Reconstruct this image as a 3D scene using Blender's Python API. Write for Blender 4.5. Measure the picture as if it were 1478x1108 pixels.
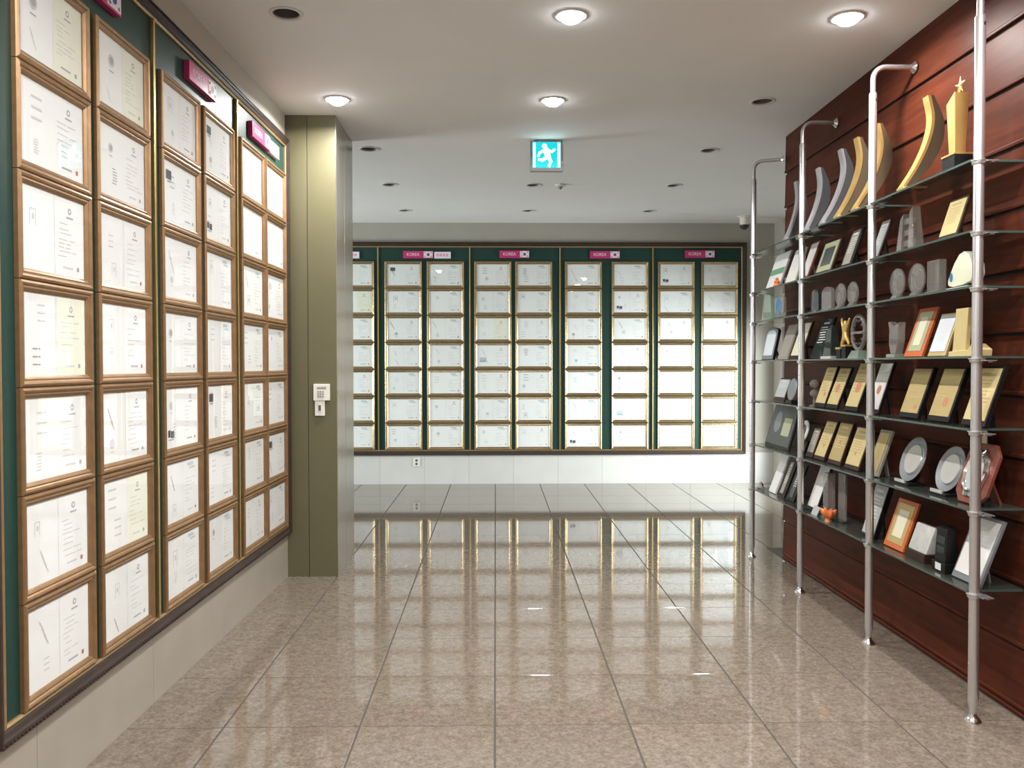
import bpy, bmesh, math, random
from mathutils import Matrix, Vector

for o in list(bpy.data.objects):
    bpy.data.objects.remove(o)
SC = bpy.context.scene
COL = SC.collection
R = math.radians

# ------------------------------------------------------------------ camera
cam = bpy.data.cameras.new('camera')
cam.sensor_width = 36.0
cam.lens = 1220.714 / 1478.0 * 36.0
cam.clip_start = 0.05
camo = bpy.data.objects.new('camera', cam)
COL.objects.link(camo)
camo.matrix_world = Matrix((
    (0.9998128, 0.0016081, -0.01928, 0.0),
    (-0.0193106, 0.0218328, -0.9995751, 0.0),
    (-0.0011865, 0.9997603, 0.0218597, 1.6),
    (0, 0, 0, 1)))
SC.camera = camo

# ------------------------------------------------------------------ world, daylight, exposure
DAYLIGHT = 270.0          # watts of daylight entering at the right window of the back room
DAYLIGHT_2 = 560.0        # and at its wide left window
LAMP = 64.0               # watts per lit ceiling downlight
world = bpy.data.worlds.new('sky')
SC.world = world
world.use_nodes = True
bg = world.node_tree.nodes['Background']
bg.inputs[0].default_value = (0.80, 0.90, 1.0, 1)
bg.inputs[1].default_value = 1.2
SC.view_settings.view_transform = 'Standard'
SC.view_settings.look = 'None'
SC.view_settings.gamma = 1.0
SC.view_settings.use_curve_mapping = False
SC.view_settings.exposure = -0.72

dl = bpy.data.lights.new('window_daylight', 'AREA')
dl.shape = 'RECTANGLE'; dl.size = 2.4; dl.size_y = 1.95
dl.energy = DAYLIGHT; dl.color = (.97, .985, 1.0)
dlo = bpy.data.objects.new('window_daylight', dl)
COL.objects.link(dlo)
dlo.location = (4.62, 9.55, 1.30)
dlo.rotation_euler = Vector((-1.0, .72, -.26)).to_track_quat('-Z', 'Z').to_euler()
dl.spread = R(110)
d2 = bpy.data.lights.new('window_daylight_left', 'AREA')
d2.shape = 'RECTANGLE'; d2.size = 3.0; d2.size_y = 2.2
d2.energy = DAYLIGHT_2; d2.color = (.94, .98, 1.0); d2.spread = R(130)
d2o = bpy.data.objects.new('window_daylight_left', d2)
COL.objects.link(d2o)
d2o.location = (-6.75, 8.95, 1.55)
d2o.rotation_euler = Vector((1.0, .30, -.10)).to_track_quat('-Z', 'Z').to_euler()      # shines towards -X

# ------------------------------------------------------------------ materials
MATS = {}
def _new(name):
    m = bpy.data.materials.new(name); m.use_nodes = True
    MATS[name] = m
    return m, m.node_tree.nodes, m.node_tree.links, m.node_tree.nodes['Principled BSDF']

def mat(name, col, rough=0.5, metal=0.0, var=0.0, scale=8.0, bump=0.0, coat=0.0, spec=0.5, stretch=(1,1,1), objvar=0.0):
    m, n, l, b = _new(name)
    b.inputs['Roughness'].default_value = rough
    b.inputs['Metallic'].default_value = metal
    b.inputs['Coat Weight'].default_value = coat
    b.inputs['Coat Roughness'].default_value = 0.08
    b.inputs['Specular IOR Level'].default_value = spec
    c = (*col, 1)
    b.inputs['Base Color'].default_value = c
    if var or bump or objvar:
        tc = n.new('ShaderNodeTexCoord'); mp = n.new('ShaderNodeMapping'); mp.inputs['Scale'].default_value = stretch
        l.new(tc.outputs['Object'], mp.inputs['Vector'])
        tx = n.new('ShaderNodeTexNoise'); tx.inputs['Scale'].default_value = scale; tx.inputs['Detail'].default_value = 5
        l.new(mp.outputs[0], tx.inputs['Vector'])
        mr = n.new('ShaderNodeMapRange'); mr.inputs[1].default_value = .25; mr.inputs[2].default_value = .75
        mr.inputs[3].default_value = 1 - var; mr.inputs[4].default_value = 1 + var
        l.new(tx.outputs['Fac'], mr.inputs[0])
        fac = mr.outputs[0]
        if objvar:
            oi = n.new('ShaderNodeObjectInfo'); m2 = n.new('ShaderNodeMapRange')
            m2.inputs[3].default_value = 1 - objvar; m2.inputs[4].default_value = 1 + objvar
            l.new(oi.outputs['Random'], m2.inputs[0])
            mm = n.new('ShaderNodeMath'); mm.operation = 'MULTIPLY'
            l.new(fac, mm.inputs[0]); l.new(m2.outputs[0], mm.inputs[1]); fac = mm.outputs[0]
        mx = n.new('ShaderNodeVectorMath'); mx.operation = 'SCALE'
        mx.inputs[0].default_value = col
        l.new(fac, mx.inputs['Scale']); l.new(mx.outputs[0], b.inputs['Base Color'])
        if bump:
            bp = n.new('ShaderNodeBump'); bp.inputs['Strength'].default_value = bump; bp.inputs['Distance'].default_value = .004
            l.new(tx.outputs['Fac'], bp.inputs['Height']); l.new(bp.outputs[0], b.inputs['Normal'])
    return m

def emit(name, col, s):
    m, n, l, b = _new(name)
    b.inputs['Base Color'].default_value = (*col, 1)
    b.inputs['Emission Color'].default_value = (*col, 1)
    b.inputs['Emission Strength'].default_value = s
    return m

def glass(name, tint, ior=1.5, rough=0.0, body=0.0, bodycol=(.7,.7,.7), boost=1.0):
    """thin pane: transparent seen straight, mirror-like at grazing angles, optional milky body"""
    m, n, l, b = _new(name)
    n.remove(b)
    out = n['Material Output']
    tr = n.new('ShaderNodeBsdfTransparent'); tr.inputs[0].default_value = (*tint, 1)
    gl = n.new('ShaderNodeBsdfGlossy'); gl.inputs['Roughness'].default_value = rough; gl.inputs['Color'].default_value = (1,1,1,1)
    fr = n.new('ShaderNodeFresnel'); fr.inputs[0].default_value = ior
    base = tr.outputs[0]
    if body:
        df = n.new('ShaderNodeBsdfDiffuse'); df.inputs[0].default_value = (*bodycol, 1)
        mb = n.new('ShaderNodeMixShader'); mb.inputs[0].default_value = body
        l.new(tr.outputs[0], mb.inputs[1]); l.new(df.outputs[0], mb.inputs[2]); base = mb.outputs[0]
    ml = n.new('ShaderNodeMath'); ml.operation = 'MULTIPLY'; ml.inputs[1].default_value = boost; ml.use_clamp = True
    # only the outward side of each face mirrors, so a thin pane reflects like real glass
    geo = n.new('ShaderNodeNewGeometry'); inv = n.new('ShaderNodeMath'); inv.operation = 'SUBTRACT'; inv.inputs[0].default_value = 1.0
    l.new(geo.outputs['Backfacing'], inv.inputs[1])
    fm = n.new('ShaderNodeMath'); fm.operation = 'MULTIPLY'
    l.new(fr.outputs[0], fm.inputs[0]); l.new(inv.outputs[0], fm.inputs[1])
    l.new(fm.outputs[0], ml.inputs[0])
    mx = n.new('ShaderNodeMixShader')
    l.new(ml.outputs[0], mx.inputs[0]); l.new(base, mx.inputs[1]); l.new(gl.outputs[0], mx.inputs[2])
    l.new(mx.outputs[0], out.inputs['Surface'])
    return m

def granite(name, cols, rough):
    m, n, l, b = _new(name)
    tc = n.new('ShaderNodeTexCoord'); oi = n.new('ShaderNodeObjectInfo')
    sc = n.new('ShaderNodeVectorMath'); sc.operation = 'SCALE'; sc.inputs[0].default_value = (37, 19, 11)
    l.new(oi.outputs['Random'], sc.inputs['Scale'])
    ad = n.new('ShaderNodeVectorMath'); l.new(tc.outputs['Object'], ad.inputs[0]); l.new(sc.outputs[0], ad.inputs[1])
    t1 = n.new('ShaderNodeTexNoise'); t1.inputs['Scale'].default_value = 26; t1.inputs['Detail'].default_value = 6; t1.inputs['Roughness'].default_value = .7
    t2 = n.new('ShaderNodeTexVoronoi'); t2.inputs['Scale'].default_value = 70
    for t in (t1, t2): l.new(ad.outputs[0], t.inputs['Vector'])
    r1 = n.new('ShaderNodeValToRGB')
    e = r1.color_ramp.elements
    e[0].position = .34; e[0].color = (*cols[0], 1); e[1].position = .66; e[1].color = (*cols[2], 1)
    x = e.new(.5); x.color = (*cols[1], 1)
    l.new(t1.outputs['Fac'], r1.inputs[0])
    mx = n.new('ShaderNodeMix'); mx.data_type = 'RGBA'; mx.blend_type = 'OVERLAY'; mx.inputs[0].default_value = .25
    l.new(r1.outputs[0], mx.inputs[6]); l.new(t2.outputs['Distance'], mx.inputs[7])
    mr = n.new('ShaderNodeMapRange'); mr.inputs[3].default_value = .93; mr.inputs[4].default_value = 1.05
    l.new(oi.outputs['Random'], mr.inputs[0])
    s2 = n.new('ShaderNodeVectorMath'); s2.operation = 'SCALE'
    l.new(mx.outputs[2], s2.inputs[0]); l.new(mr.outputs[0], s2.inputs['Scale'])
    l.new(s2.outputs[0], b.inputs['Base Color'])
    b.inputs['Roughness'].default_value = rough
    b.inputs['IOR'].default_value = 1.55
    return m

def wood(name, c0, c1, rough, stretch, coat=.3):
    m, n, l, b = _new(name)
    tc = n.new('ShaderNodeTexCoord'); mp = n.new('ShaderNodeMapping'); mp.inputs['Scale'].default_value = stretch
    oi = n.new('ShaderNodeObjectInfo')
    l.new(tc.outputs['Object'], mp.inputs['Vector'])
    ad = n.new('ShaderNodeVectorMath'); l.new(mp.outputs[0], ad.inputs[0]); 
    sc = n.new('ShaderNodeVectorMath'); sc.operation = 'SCALE'; sc.inputs[0].default_value = (9, 5, 7)
    l.new(oi.outputs['Random'], sc.inputs['Scale']); l.new(sc.outputs[0], ad.inputs[1])
    t = n.new('ShaderNodeTexNoise'); t.inputs['Scale'].default_value = 3; t.inputs['Detail'].default_value = 8; t.inputs['Distortion'].default_value = .6
    l.new(ad.outputs[0], t.inputs['Vector'])
    r = n.new('ShaderNodeValToRGB'); e = r.color_ramp.elements
    e[0].position = .3; e[0].color = (*c0, 1); e[1].position = .7; e[1].color = (*c1, 1)
    l.new(t.outputs['Fac'], r.inputs[0]); l.new(r.outputs[0], b.inputs['Base Color'])
    b.inputs['Roughness'].default_value = rough
    b.inputs['Coat Weight'].default_value = coat; b.inputs['Coat Roughness'].default_value = .2
    b.inputs['Specular IOR Level'].default_value = .12
    b.inputs['Specular Tint'].default_value = (1.0, .72, .62, 1)
    return m

mat('ceiling_paint', (.78, .775, .77), .85, var=.02, scale=2)
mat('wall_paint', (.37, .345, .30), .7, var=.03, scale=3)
mat('wall_paint_lit', (.52, .485, .42), .7, var=.03, scale=3)  # lighter copy of wall_paint: extra brightness on the corridor wall put into its colour
mat('marble', (.39, .352, .298), .3, var=.05, scale=5, objvar=.02)
mat('marble_white', (.60, .595, .565), .3, var=.04, scale=4, objvar=.02)
mat('joint', (.07, .06, .05), .8)
granite('granite', ((.138, .109, .084), (.182, .148, .117), (.218, .180, .145)), .05)
wood('mahogany', (.046, .0105, .0048), (.090, .0210, .0098), .46, (6, .7, 9), .0)
mat('groove', (.025, .011, .008), .8)
mat('olive_paint', (.122, .112, .060), .38, var=.02, scale=3)
mat('olive_dark', (.07, .062, .04), .6)
mat('grey_panel', (.36, .34, .29), .22, .35, var=.02, scale=3)
mat('felt_green', (.010, .043, .033), .46, var=.08, scale=30, spec=.35)
mat('case_rail', (.040, .026, .021), .50, var=.25, scale=40, stretch=(.2,1,1), spec=.25)
mat('bead_bronze', (.42, .29, .145), .38, .6, var=.1, scale=30)
mat('gold_trim', (.66, .47, .20), .30, .9, var=.08, scale=20)
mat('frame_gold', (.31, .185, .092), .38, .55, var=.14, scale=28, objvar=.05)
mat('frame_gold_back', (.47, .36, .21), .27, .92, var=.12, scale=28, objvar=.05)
mat('paper', (.88, .885, .89), .7, var=.015, scale=6, objvar=.03)
mat('paper_cream', (.86, .87, .74), .7, var=.02, scale=6)
mat('ink_pale', (.64, .64, .65), .8)
mat('ink_mid', (.42, .42, .44), .8)
mat('ink_dark', (.085, .09, .11), .8)
mat('ink_blue', (.52, .60, .66), .8)
mat('seal_red', (.55, .14, .09), .7)
glass('pane', (.98, .985, .98), 1.45, 0.0, boost=1.0)
glass('window_glass', (.93, .96, .95), 1.45)
mat('sign_magenta', (.50, .030, .16), .35)
mat('sign_white', (.78, .74, .77), .5)
mat('sign_side', (.12, .02, .05), .5)
mat('flag_red', (.55, .03, .04), .5)
mat('flag_blue', (.02, .06, .30), .5)
mat('ink_pink', (.72, .35, .48), .6)
mat('white_plastic', (.74, .72, .66), .45)
mat('grey_plastic', (.30, .30, .29), .5)
mat('dark_plastic', (.025, .025, .028), .4)
mat('steel', (.66, .65, .66), .27, .85)
mat('chrome', (.78, .78, .79), .10, 1.0)
mat('lamp_trim', (.62, .61, .59), .5)
mat('lamp_can', (.17, .165, .16), .45, .5)
mat('lamp_bulb_off', (.34, .34, .33), .3)
emit('lamp_lens_lit', (.97, .985, 1.0), 60.0)
emit('exit_green', (.0, .46, .52), 1.8)
emit('exit_white', (.80, 1.0, 1.0), 7.0)
glass('shelf_glass', (.62, .67, .64), 1.5, 0.03, body=.38, bodycol=(.085, .095, .082))
mat('shelf_edge', (.045, .075, .062), .15, spec=.8)
glass('crystal', (.80, .79, .77), 1.5, 0.03, body=.20, bodycol=(.52, .49, .46))
glass('crystal_green', (.72, .82, .74), 1.5, 0.03, body=.30, bodycol=(.45, .56, .46))
glass('crystal_dark', (.35, .38, .37), 1.5, 0.03, body=.45, bodycol=(.05, .065, .06))
mat('gold_brushed', (.80, .55, .19), .34, .80, var=.06, scale=18)
mat('gold_plate', (.70, .56, .27), .40, .35, var=.05, scale=14)
mat('gold_plate_dull', (.52, .40, .18), .42, .35, var=.06, scale=14)
mat('silver_brushed', (.46, .46, .48), .34, .6, var=.05, scale=18)
mat('silver_plate', (.66, .65, .62), .30, .55, var=.06, scale=14)
mat('tusk_brown', (.10, .072, .044), .35, .2, var=.1, scale=10)
mat('tusk_grey', (.075, .075, .08), .35, .2, var=.1, scale=10)
mat('black_lacquer', (.008, .0075, .0075), .42, spec=.25)
mat('ink_gold', (.46, .36, .17), .6)
mat('seal_soft', (.50, .20, .11), .7)
mat('dark_wood', (.032, .014, .010), .42, var=.25, scale=14, stretch=(1,1,6), spec=.3)
mat('red_wood', (.19, .050, .032), .33, var=.2, scale=14, stretch=(1,1,6), coat=.3)
mat('orange_wood', (.52, .115, .025), .38, var=.14, scale=14, stretch=(1,1,6), coat=.2)
mat('orange_glaze', (.60, .16, .045), .25, var=.3, scale=18, coat=.5)
mat('plate_white', (.68, .66, .64), .55, var=.03, scale=9)
mat('plate_grey', (.40, .42, .41), .5, var=.05, scale=9)
mat('plate_taupe', (.30, .27, .225), .5, var=.06, scale=9)
mat('plate_cream', (.66, .62, .44), .5, var=.04, scale=9)
mat('plate_bluewhite', (.62, .66, .70), .4, var=.04, scale=9)
mat('green_band', (.13, .30, .17), .5)
mat('olive_mat', (.36, .38, .24), .5)
mat('picture_dark', (.05, .058, .056), .35, var=.3, scale=25)
mat('emblem_grey', (.22, .235, .25), .35, .3)
mat('stone_grey', (.44, .44, .42), .6, var=.12, scale=40)
mat('cream_shell', (.72, .74, .56), .3, var=.05, scale=8, coat=.3)
mat('blue_enamel', (.03, .17, .36), .25, coat=.4)
M = MATS

# ------------------------------------------------------------------ mesh helpers
class MB:
    def __init__(s): s.v = []; s.f = []; s.m = []
    def add(s, vs, fs, mi=0, T=None):
        k = len(s.v)
        s.v += [tuple(T @ Vector(p)) if T is not None else tuple(p) for p in vs]
        s.f += [tuple(i + k for i in f) for f in fs]; s.m += [mi] * len(fs)
        return s
    def box(s, x0, x1, y0, y1, z0, z1, mi=0, T=None):
        return s.add([(x0,y0,z0),(x1,y0,z0),(x1,y1,z0),(x0,y1,z0),(x0,y0,z1),(x1,y0,z1),(x1,y1,z1),(x0,y1,z1)],
                     [(0,3,2,1),(4,5,6,7),(0,1,5,4),(1,2,6,5),(2,3,7,6),(3,0,4,7)], mi, T)
    def quad(s, x0, x1, z0, z1, y, mi=0, T=None):      # faces -y
        return s.add([(x0,y,z0),(x1,y,z0),(x1,y,z1),(x0,y,z1)], [(0,1,2,3)], mi, T)
    def tube(s, pts, rs, n=16, mi=0, T=None, caps=True):
        pts = [Vector(p) for p in pts]
        if not hasattr(rs, '__len__'): rs = [rs] * len(pts)
        vs = []; up = None
        for i, p in enumerate(pts):
            d = (pts[min(i+1, len(pts)-1)] - pts[max(i-1, 0)]).normalized()
            if up is None:
                up = Vector((1,0,0)) if abs(d.x) < .9 else Vector((0,1,0))
            a = (up - d * up.dot(d)).normalized(); up = a; b = d.cross(a)
            for k in range(n):
                t = 2 * math.pi * k / n
                vs.append(p + (a * math.cos(t) + b * math.sin(t)) * rs[i])
        fs = []
        for i in range(len(pts) - 1):
            for k in range(n):
                k2 = (k + 1) % n
                fs.append((i*n+k, i*n+k2, (i+1)*n+k2, (i+1)*n+k))
        if caps:
            fs.append(tuple(range(n))[::-1]); fs.append(tuple((len(pts)-1)*n + k for k in range(n)))
        return s.add(vs, fs, mi, T)
    def lathe(s, prof, n=32, mi=0, T=None):            # prof: (r, z) from bottom to top; around z
        vs = []; fs = []
        for r, z in prof:
            for k in range(n):
                t = 2 * math.pi * k / n
                vs.append((max(r, 1e-5) * math.cos(t), max(r, 1e-5) * math.sin(t), z))
        for i in range(len(prof) - 1):
            for k in range(n):
                k2 = (k + 1) % n
                fs.append((i*n+k, i*n+k2, (i+1)*n+k2, (i+1)*n+k))
        return s.add(vs, fs, mi, T)
    def prism_x(s, poly, x0, x1, mi=0, T=None, ms=None):   # poly in (y,z), extruded along x
        n = len(poly)
        vs = [(x0, y, z) for y, z in poly] + [(x1, y, z) for y, z in poly]
        fs = [(i, (i+1) % n, n + (i+1) % n, n + i) for i in range(n)]
        s.add(vs, fs + [tuple(range(n))[::-1], tuple(range(n, 2*n))], mi, T)
        return s
    def prism_y(s, poly, y0, y1, mi=0, T=None):            # poly in (x,z), extruded along y (y0 = front)
        n = len(poly)
        vs = [(x, y0, z) for x, z in poly] + [(x, y1, z) for x, z in poly]
        fs = [(i, n + i, n + (i+1) % n, (i+1) % n) for i in range(n)]
        return s.add(vs, fs + [tuple(range(n)), tuple(range(n, 2*n))[::-1]], mi, T)
    def rings(s, w, h, prof, mi=0, T=None):
        """picture-frame moulding: prof = (inset, height towards -y); rectangle w x h with its foot at z = 0"""
        vs = []; fs = []
        for a, b in prof:
            vs += [(-w/2+a, -b, a), (w/2-a, -b, a), (w/2-a, -b, h-a), (-w/2+a, -b, h-a)]
        for i in range(len(prof) - 1):
            for k in range(4):
                k2 = (k+1) % 4
                fs.append((i*4+k, i*4+k2, (i+1)*4+k2, (i+1)*4+k))
        return s.add(vs, fs, mi, T)
    def mesh(s, name, mats, smooth=False, bevel=0.0, fix=True):
        me = bpy.data.meshes.new(name)
        me.from_pydata(s.v, [], s.f)
        me.polygons.foreach_set('material_index', s.m)
        for mm in (mats if isinstance(mats, (list, tuple)) else [mats]):
            me.materials.append(M[mm])
        if fix or bevel:
            bm = bmesh.new(); bm.from_mesh(me)
            if fix: bmesh.ops.recalc_face_normals(bm, faces=bm.faces)
            if bevel:
                es = [e for e in bm.edges if len(e.link_faces) == 2 and e.calc_face_angle(0) > .6]
                bmesh.ops.bevel(bm, geom=es, offset=bevel, segments=2, affect='EDGES', profile=.6)
            bm.to_mesh(me); bm.free()
        if smooth:
            me.polygons.foreach_set('use_smooth', [True] * len(me.polygons))
            me.set_sharp_from_angle(angle=R(40))
        return me
    def build(s, name, mats, parent=None, smooth=False, bevel=0.0, fix=True):
        return link(name, s.mesh(name, mats, smooth, bevel, fix), parent)

def link(name, me, parent=None):
    o = bpy.data.objects.new(name, me); COL.objects.link(o)
    if parent is not None: o.parent = parent
    return o
def tag(o, label, cat=None, group=None):
    o['label'] = label
    if cat: o['category'] = cat
    if group: o['group'] = group
    return o
def thing(name, label, cat, loc=(0,0,0), rz=0.0, group=None):
    o = bpy.data.objects.new(name, None); COL.objects.link(o)
    o.empty_display_size = .05
    o.location = loc; o.rotation_euler = (0, 0, rz)
    return tag(o, label, cat, group)
def struct(o, label=None):
    o['kind'] = 'structure'
    if label: o['label'] = label
    return o

_tx = {}
def text_geo(txt, size):
    """flat lettering in the x-z plane facing -y, centred; returns verts, faces"""
    if txt not in _tx:
        cu = bpy.data.curves.new('lettering', 'FONT'); cu.body = txt; cu.size = 1
        cu.align_x = 'CENTER'; cu.align_y = 'CENTER'; cu.resolution_u = 3
        ob = bpy.data.objects.new('lettering', cu); COL.objects.link(ob)
        dg = bpy.context.evaluated_depsgraph_get()
        me = ob.evaluated_get(dg).to_mesh()
        _tx[txt] = ([tuple(v.co) for v in me.vertices], [tuple(p.vertices) for p in me.polygons])
        ob.evaluated_get(dg).to_mesh_clear()
        bpy.data.objects.remove(ob); bpy.data.curves.remove(cu)
    vs, fs = _tx[txt]
    return [(x*size, 0, y*size) for x, y, z in vs], fs

# ------------------------------------------------------------------ places
TH = 0.0191
LWX, LWY = -1.645, 2.9                       # a point of the corridor's left wall
LROT = R(90) - math.atan(TH)
LM = Matrix.Translation((LWX, LWY, 0)) @ Matrix.Rotation(LROT, 4, 'Z')   # local x along the wall, -y out of it
BWY = 11.40                                  # face of the far wall
RWX = 2.39                                   # face of the timber wall
CZ, CZ2 = 3.48, 3.515                        # corridor and back room ceilings
PIL = (-1.60, -1.20, 6.42, 7.16)             # the pillar
ORD = ['first','second','third','fourth','fifth','sixth','seventh','eighth','ninth','tenth']
NUM = ['one','two','three','four','five','six','seven','eight','nine','ten']

# ------------------------------------------------------------------ floor and its tiles
fl = struct(MB().box(-6.2, 4.2, -3.2, 11.7, -.10, -.004).build('floor', 'joint'), 'polished beige granite tile floor')
TX0, TY0, TS, JX, JW = -.0063, 3.7325, .6, .0042, .0022
_tm = {}
def tile_mesh(w, d):
    k = (round(w, 3), round(d, 3))
    if k not in _tm:
        b = .0012
        mb = MB()
        mb.add([(-w/2,-d/2,-.004),(w/2,-d/2,-.004),(w/2,d/2,-.004),(-w/2,d/2,-.004),
                (-w/2,-d/2,-b),(w/2,-d/2,-b),(w/2,d/2,-b),(-w/2,d/2,-b),
                (-w/2+b,-d/2+b,0),(w/2-b,-d/2+b,0),(w/2-b,d/2-b,0),(-w/2+b,d/2-b,0)],
               [(0,1,5,4),(1,2,6,5),(2,3,7,6),(3,0,4,7),(4,5,9,8),(5,6,10,9),(6,7,11,10),(7,4,8,11),(8,9,10,11)])
        _tm[k] = mb.mesh('tile', 'granite')
    return _tm[k]
def lay(xa, xb, ya, yb, xmin, xmax, ymin, ymax):
    for i in range(xa, xb):
        for j in range(ya, yb):
            x0 = max(TX0 + TS*i, xmin) + JX; x1 = min(TX0 + TS*(i+1), xmax) - JX
            y0 = max(TY0 + TS*j, ymin) + JW; y1 = min(TY0 + TS*(j+1), ymax) - JW
            if x1 - x0 < .02 or y1 - y0 < .02: continue
            t = link('tile', tile_mesh(x1 - x0, y1 - y0), fl)
            t.location = ((x0 + x1)/2, (y0 + y1)/2, 0)
lay(-3, 4, -5, 6, -1.70, RWX - .02, -5, 20)                 # corridor
lay(-6, 7, 6, 13, -5, 3.77, 0, BWY)                         # back room
MB().box(-6.2, 4.2, -3.2, TY0 - 5*TS, -.004, -.0005).build('floor_field', 'granite', fl)
MB().box(-6.2, TX0 - 6*TS, TY0 + 6*TS, BWY, -.004, -.0005).build('floor_field', 'granite', fl)

# ------------------------------------------------------------------ ceilings with round openings for the downlights
GX = [-1.115, .408, 1.905]
GY1 = [-2.82, -1.34, .14, 1.62, 3.10, 4.58, 6.035]
GY2 = [7.54, 9.01, 10.50]
def ceiling_mesh(x0, x1, y0, y1, z, xs, ys, r=.076, half=.13, thick=.10):
    mb = MB()
    bx = sorted([x0, x1] + [v for x in xs for v in (x-half, x+half)])
    by = sorted([y0, y1] + [v for y in ys for v in (y-half, y+half)])
    for i in range(len(bx)-1):
        for j in range(len(by)-1):
            cx, cy = (bx[i]+bx[i+1])/2, (by[j]+by[j+1])/2
            if any(abs(cx-x) < 1e-6 for x in xs) and any(abs(cy-y) < 1e-6 for y in ys) and bx[i+1]-bx[i] < .27:
                n = 32; sq = []; ci = []
                for k in range(n):
                    a = 2*math.pi*k/n; c, s = math.cos(a), math.sin(a); q = half/max(abs(c), abs(s))
                    sq.append((cx+c*q, cy+s*q, z)); ci.append((cx+c*r, cy+s*r, z))
                mb.add(sq + ci, [(k, n+k, n+(k+1) % n, (k+1) % n) for k in range(n)])
            else:
                mb.add([(bx[i],by[j],z),(bx[i],by[j+1],z),(bx[i+1],by[j+1],z),(bx[i+1],by[j],z)], [(0,1,2,3)])
    mb.add([(x0,y0,z+.3),(x1,y0,z+.3),(x1,y1,z+.3),(x0,y1,z+.3)], [(0,1,2,3)])
    return mb
ce = struct(ceiling_mesh(-2.0, 2.6, -3.2, 7.16, CZ, GX, GY1).build('ceiling', 'ceiling_paint', fix=False), 'plain off-white ceiling with round recessed downlights')
MB().box(-6.2, 2.6, 7.16, 7.20, CZ, CZ2 + .02).build('ceiling_edge', 'ceiling_paint', ce)
ceiling_mesh(-6.2, 4.2, 7.16, 11.7, CZ2, GX, GY2).build('back_room_ceiling', 'ceiling_paint', ce, fix=False)
MB().box(2.6, 4.2, 6.7, 7.2, CZ2, CZ2 + .3).build('ceiling_edge', 'ceiling_paint', ce)

# ------------------------------------------------------------------ walls
def place(o, T): o.matrix_world = T; return o
wl = struct(place(MB().box(-6.2, 3.52, .012, .16, 0, CZ).build('wall_left', 'wall_paint_lit'), LM), 'beige painted corridor wall with stone base panels')
for a, b in [(-6.2, -3.79), (-3.79, -2.81), (-2.81, -1.83), (-1.83, -.85), (-.85, .13), (.13, 1.11), (1.11, 2.09), (2.09, 2.96), (2.96, 3.52)]:
    MB().box(a + .0012, b - .0012, 0, .012, 0, .395).build('base_panel', 'marble', wl, bevel=.0012)
MB().box(-6.2, 3.52, .002, .012, .397, CZ).build('plaster', 'wall_paint_lit', wl)

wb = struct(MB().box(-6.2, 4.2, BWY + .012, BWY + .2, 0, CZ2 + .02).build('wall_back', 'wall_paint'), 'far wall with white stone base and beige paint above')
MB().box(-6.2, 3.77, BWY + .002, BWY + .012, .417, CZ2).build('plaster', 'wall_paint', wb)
for i in range(-10, 7):
    a = max(-6.2, TX0 - .36 + TS*i + .005); b = min(3.77, TX0 - .36 + TS*(i+1) + .005)
    if b - a > .05:
        MB().box(a + .001, b - .001, BWY, BWY + .012, 0, .415).build('base_panel', 'marble_white', wb, bevel=.0012)

wr = struct(MB().box(RWX + .006, RWX + .16, -3.2, 6.94, 0, CZ).build('wall_right', 'groove'), 'mahogany wall of wide horizontal planks')
zs = [3.17 - .286*k for k in range(12)]
edges = [CZ] + zs + [0.0]
for k in range(len(edges)-1):
    zt = edges[k] - (.0 if k == 0 else .007); zb = edges[k+1] + (.007 if k < len(edges)-2 else 0)
    if zt - zb < .03: zt = edges[k]; zb = 0.0
    mb = MB(); x = RWX
    # each plank leans out slightly at its foot and ends in a rounded lip
    P = [(x+.03, zb), (x-.010, zb), (x-.012, zb+.004), (x-.012, zb+.014), (x-.007, zb+.020), (x-.001, zt-.004), (x+.002, zt), (x+.03, zt)]
    n = len(P)
    vs = [(px, -3.2, pz) for px, pz in P] + [(px, 6.95, pz) for px, pz in P]
    mb.add(vs, [(i, (i+1) % n, n+(i+1) % n, n+i) for i in range(n)] + [tuple(range(n))[::-1], tuple(range(n, 2*n))])
    mb.build('plank', 'mahogany', wr)

# the rest of the shell: corridor rear, back room sides
struct(MB().box(-2.0, 2.6, -3.3, -3.2, 0, CZ).build('wall_rear', 'wall_paint'))
struct(MB().box(RWX + .165, 4.0, 6.80, 6.94, 0, CZ2 + .01).build('wall_return_right', 'wall_paint'))
struct(MB().box(-6.2, PIL[0] - .012, 6.9, 7.12, 0, CZ2 + .01).build('wall_return_left', 'wall_paint'))
struct(MB().box(-6.3, -6.2, 7.1, 7.5, 0, CZ2).box(-6.3, -6.2, 10.8, 11.6, 0, CZ2).box(-6.3, -6.2, 7.5, 10.8, 2.6, CZ2).box(-6.3, -6.2, 7.5, 10.8, 0, .5).build('wall_far_left', 'wall_paint'))
mb = MB().box(-6.28, -6.22, 7.5, 10.8, .5, .56).box(-6.28, -6.22, 7.5, 10.8, 2.54, 2.6)
for a in (7.5, 8.58, 9.66, 10.74): mb.box(-6.28, -6.22, a, a + .06, .56, 2.54)
w2 = struct(mb.build('window_2', 'steel'), 'wide window at the left end of the back room')
for a in (7.56, 8.64, 9.72): MB().box(-6.252, -6.248, a, a + 1.02, .56, 2.54).build('pane', 'window_glass', w2)
WA, WB, WT = 8.70, 11.10, 2.10
ws = struct(MB().box(3.77, 3.90, WB, BWY, 0, CZ2).box(3.77, 3.90, 6.95, WA, 0, CZ2).box(3.77, 3.90, WA, WB, WT, CZ2)
            .box(3.77, 3.90, WA, WB, 0, .03).build('wall_side', 'wall_paint'), 'side wall of the back room with a window opening')
mb = MB().box(3.80, 3.86, WA, WB, .03, .09).box(3.80, 3.86, WA, WB, WT-.06, WT)
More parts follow.
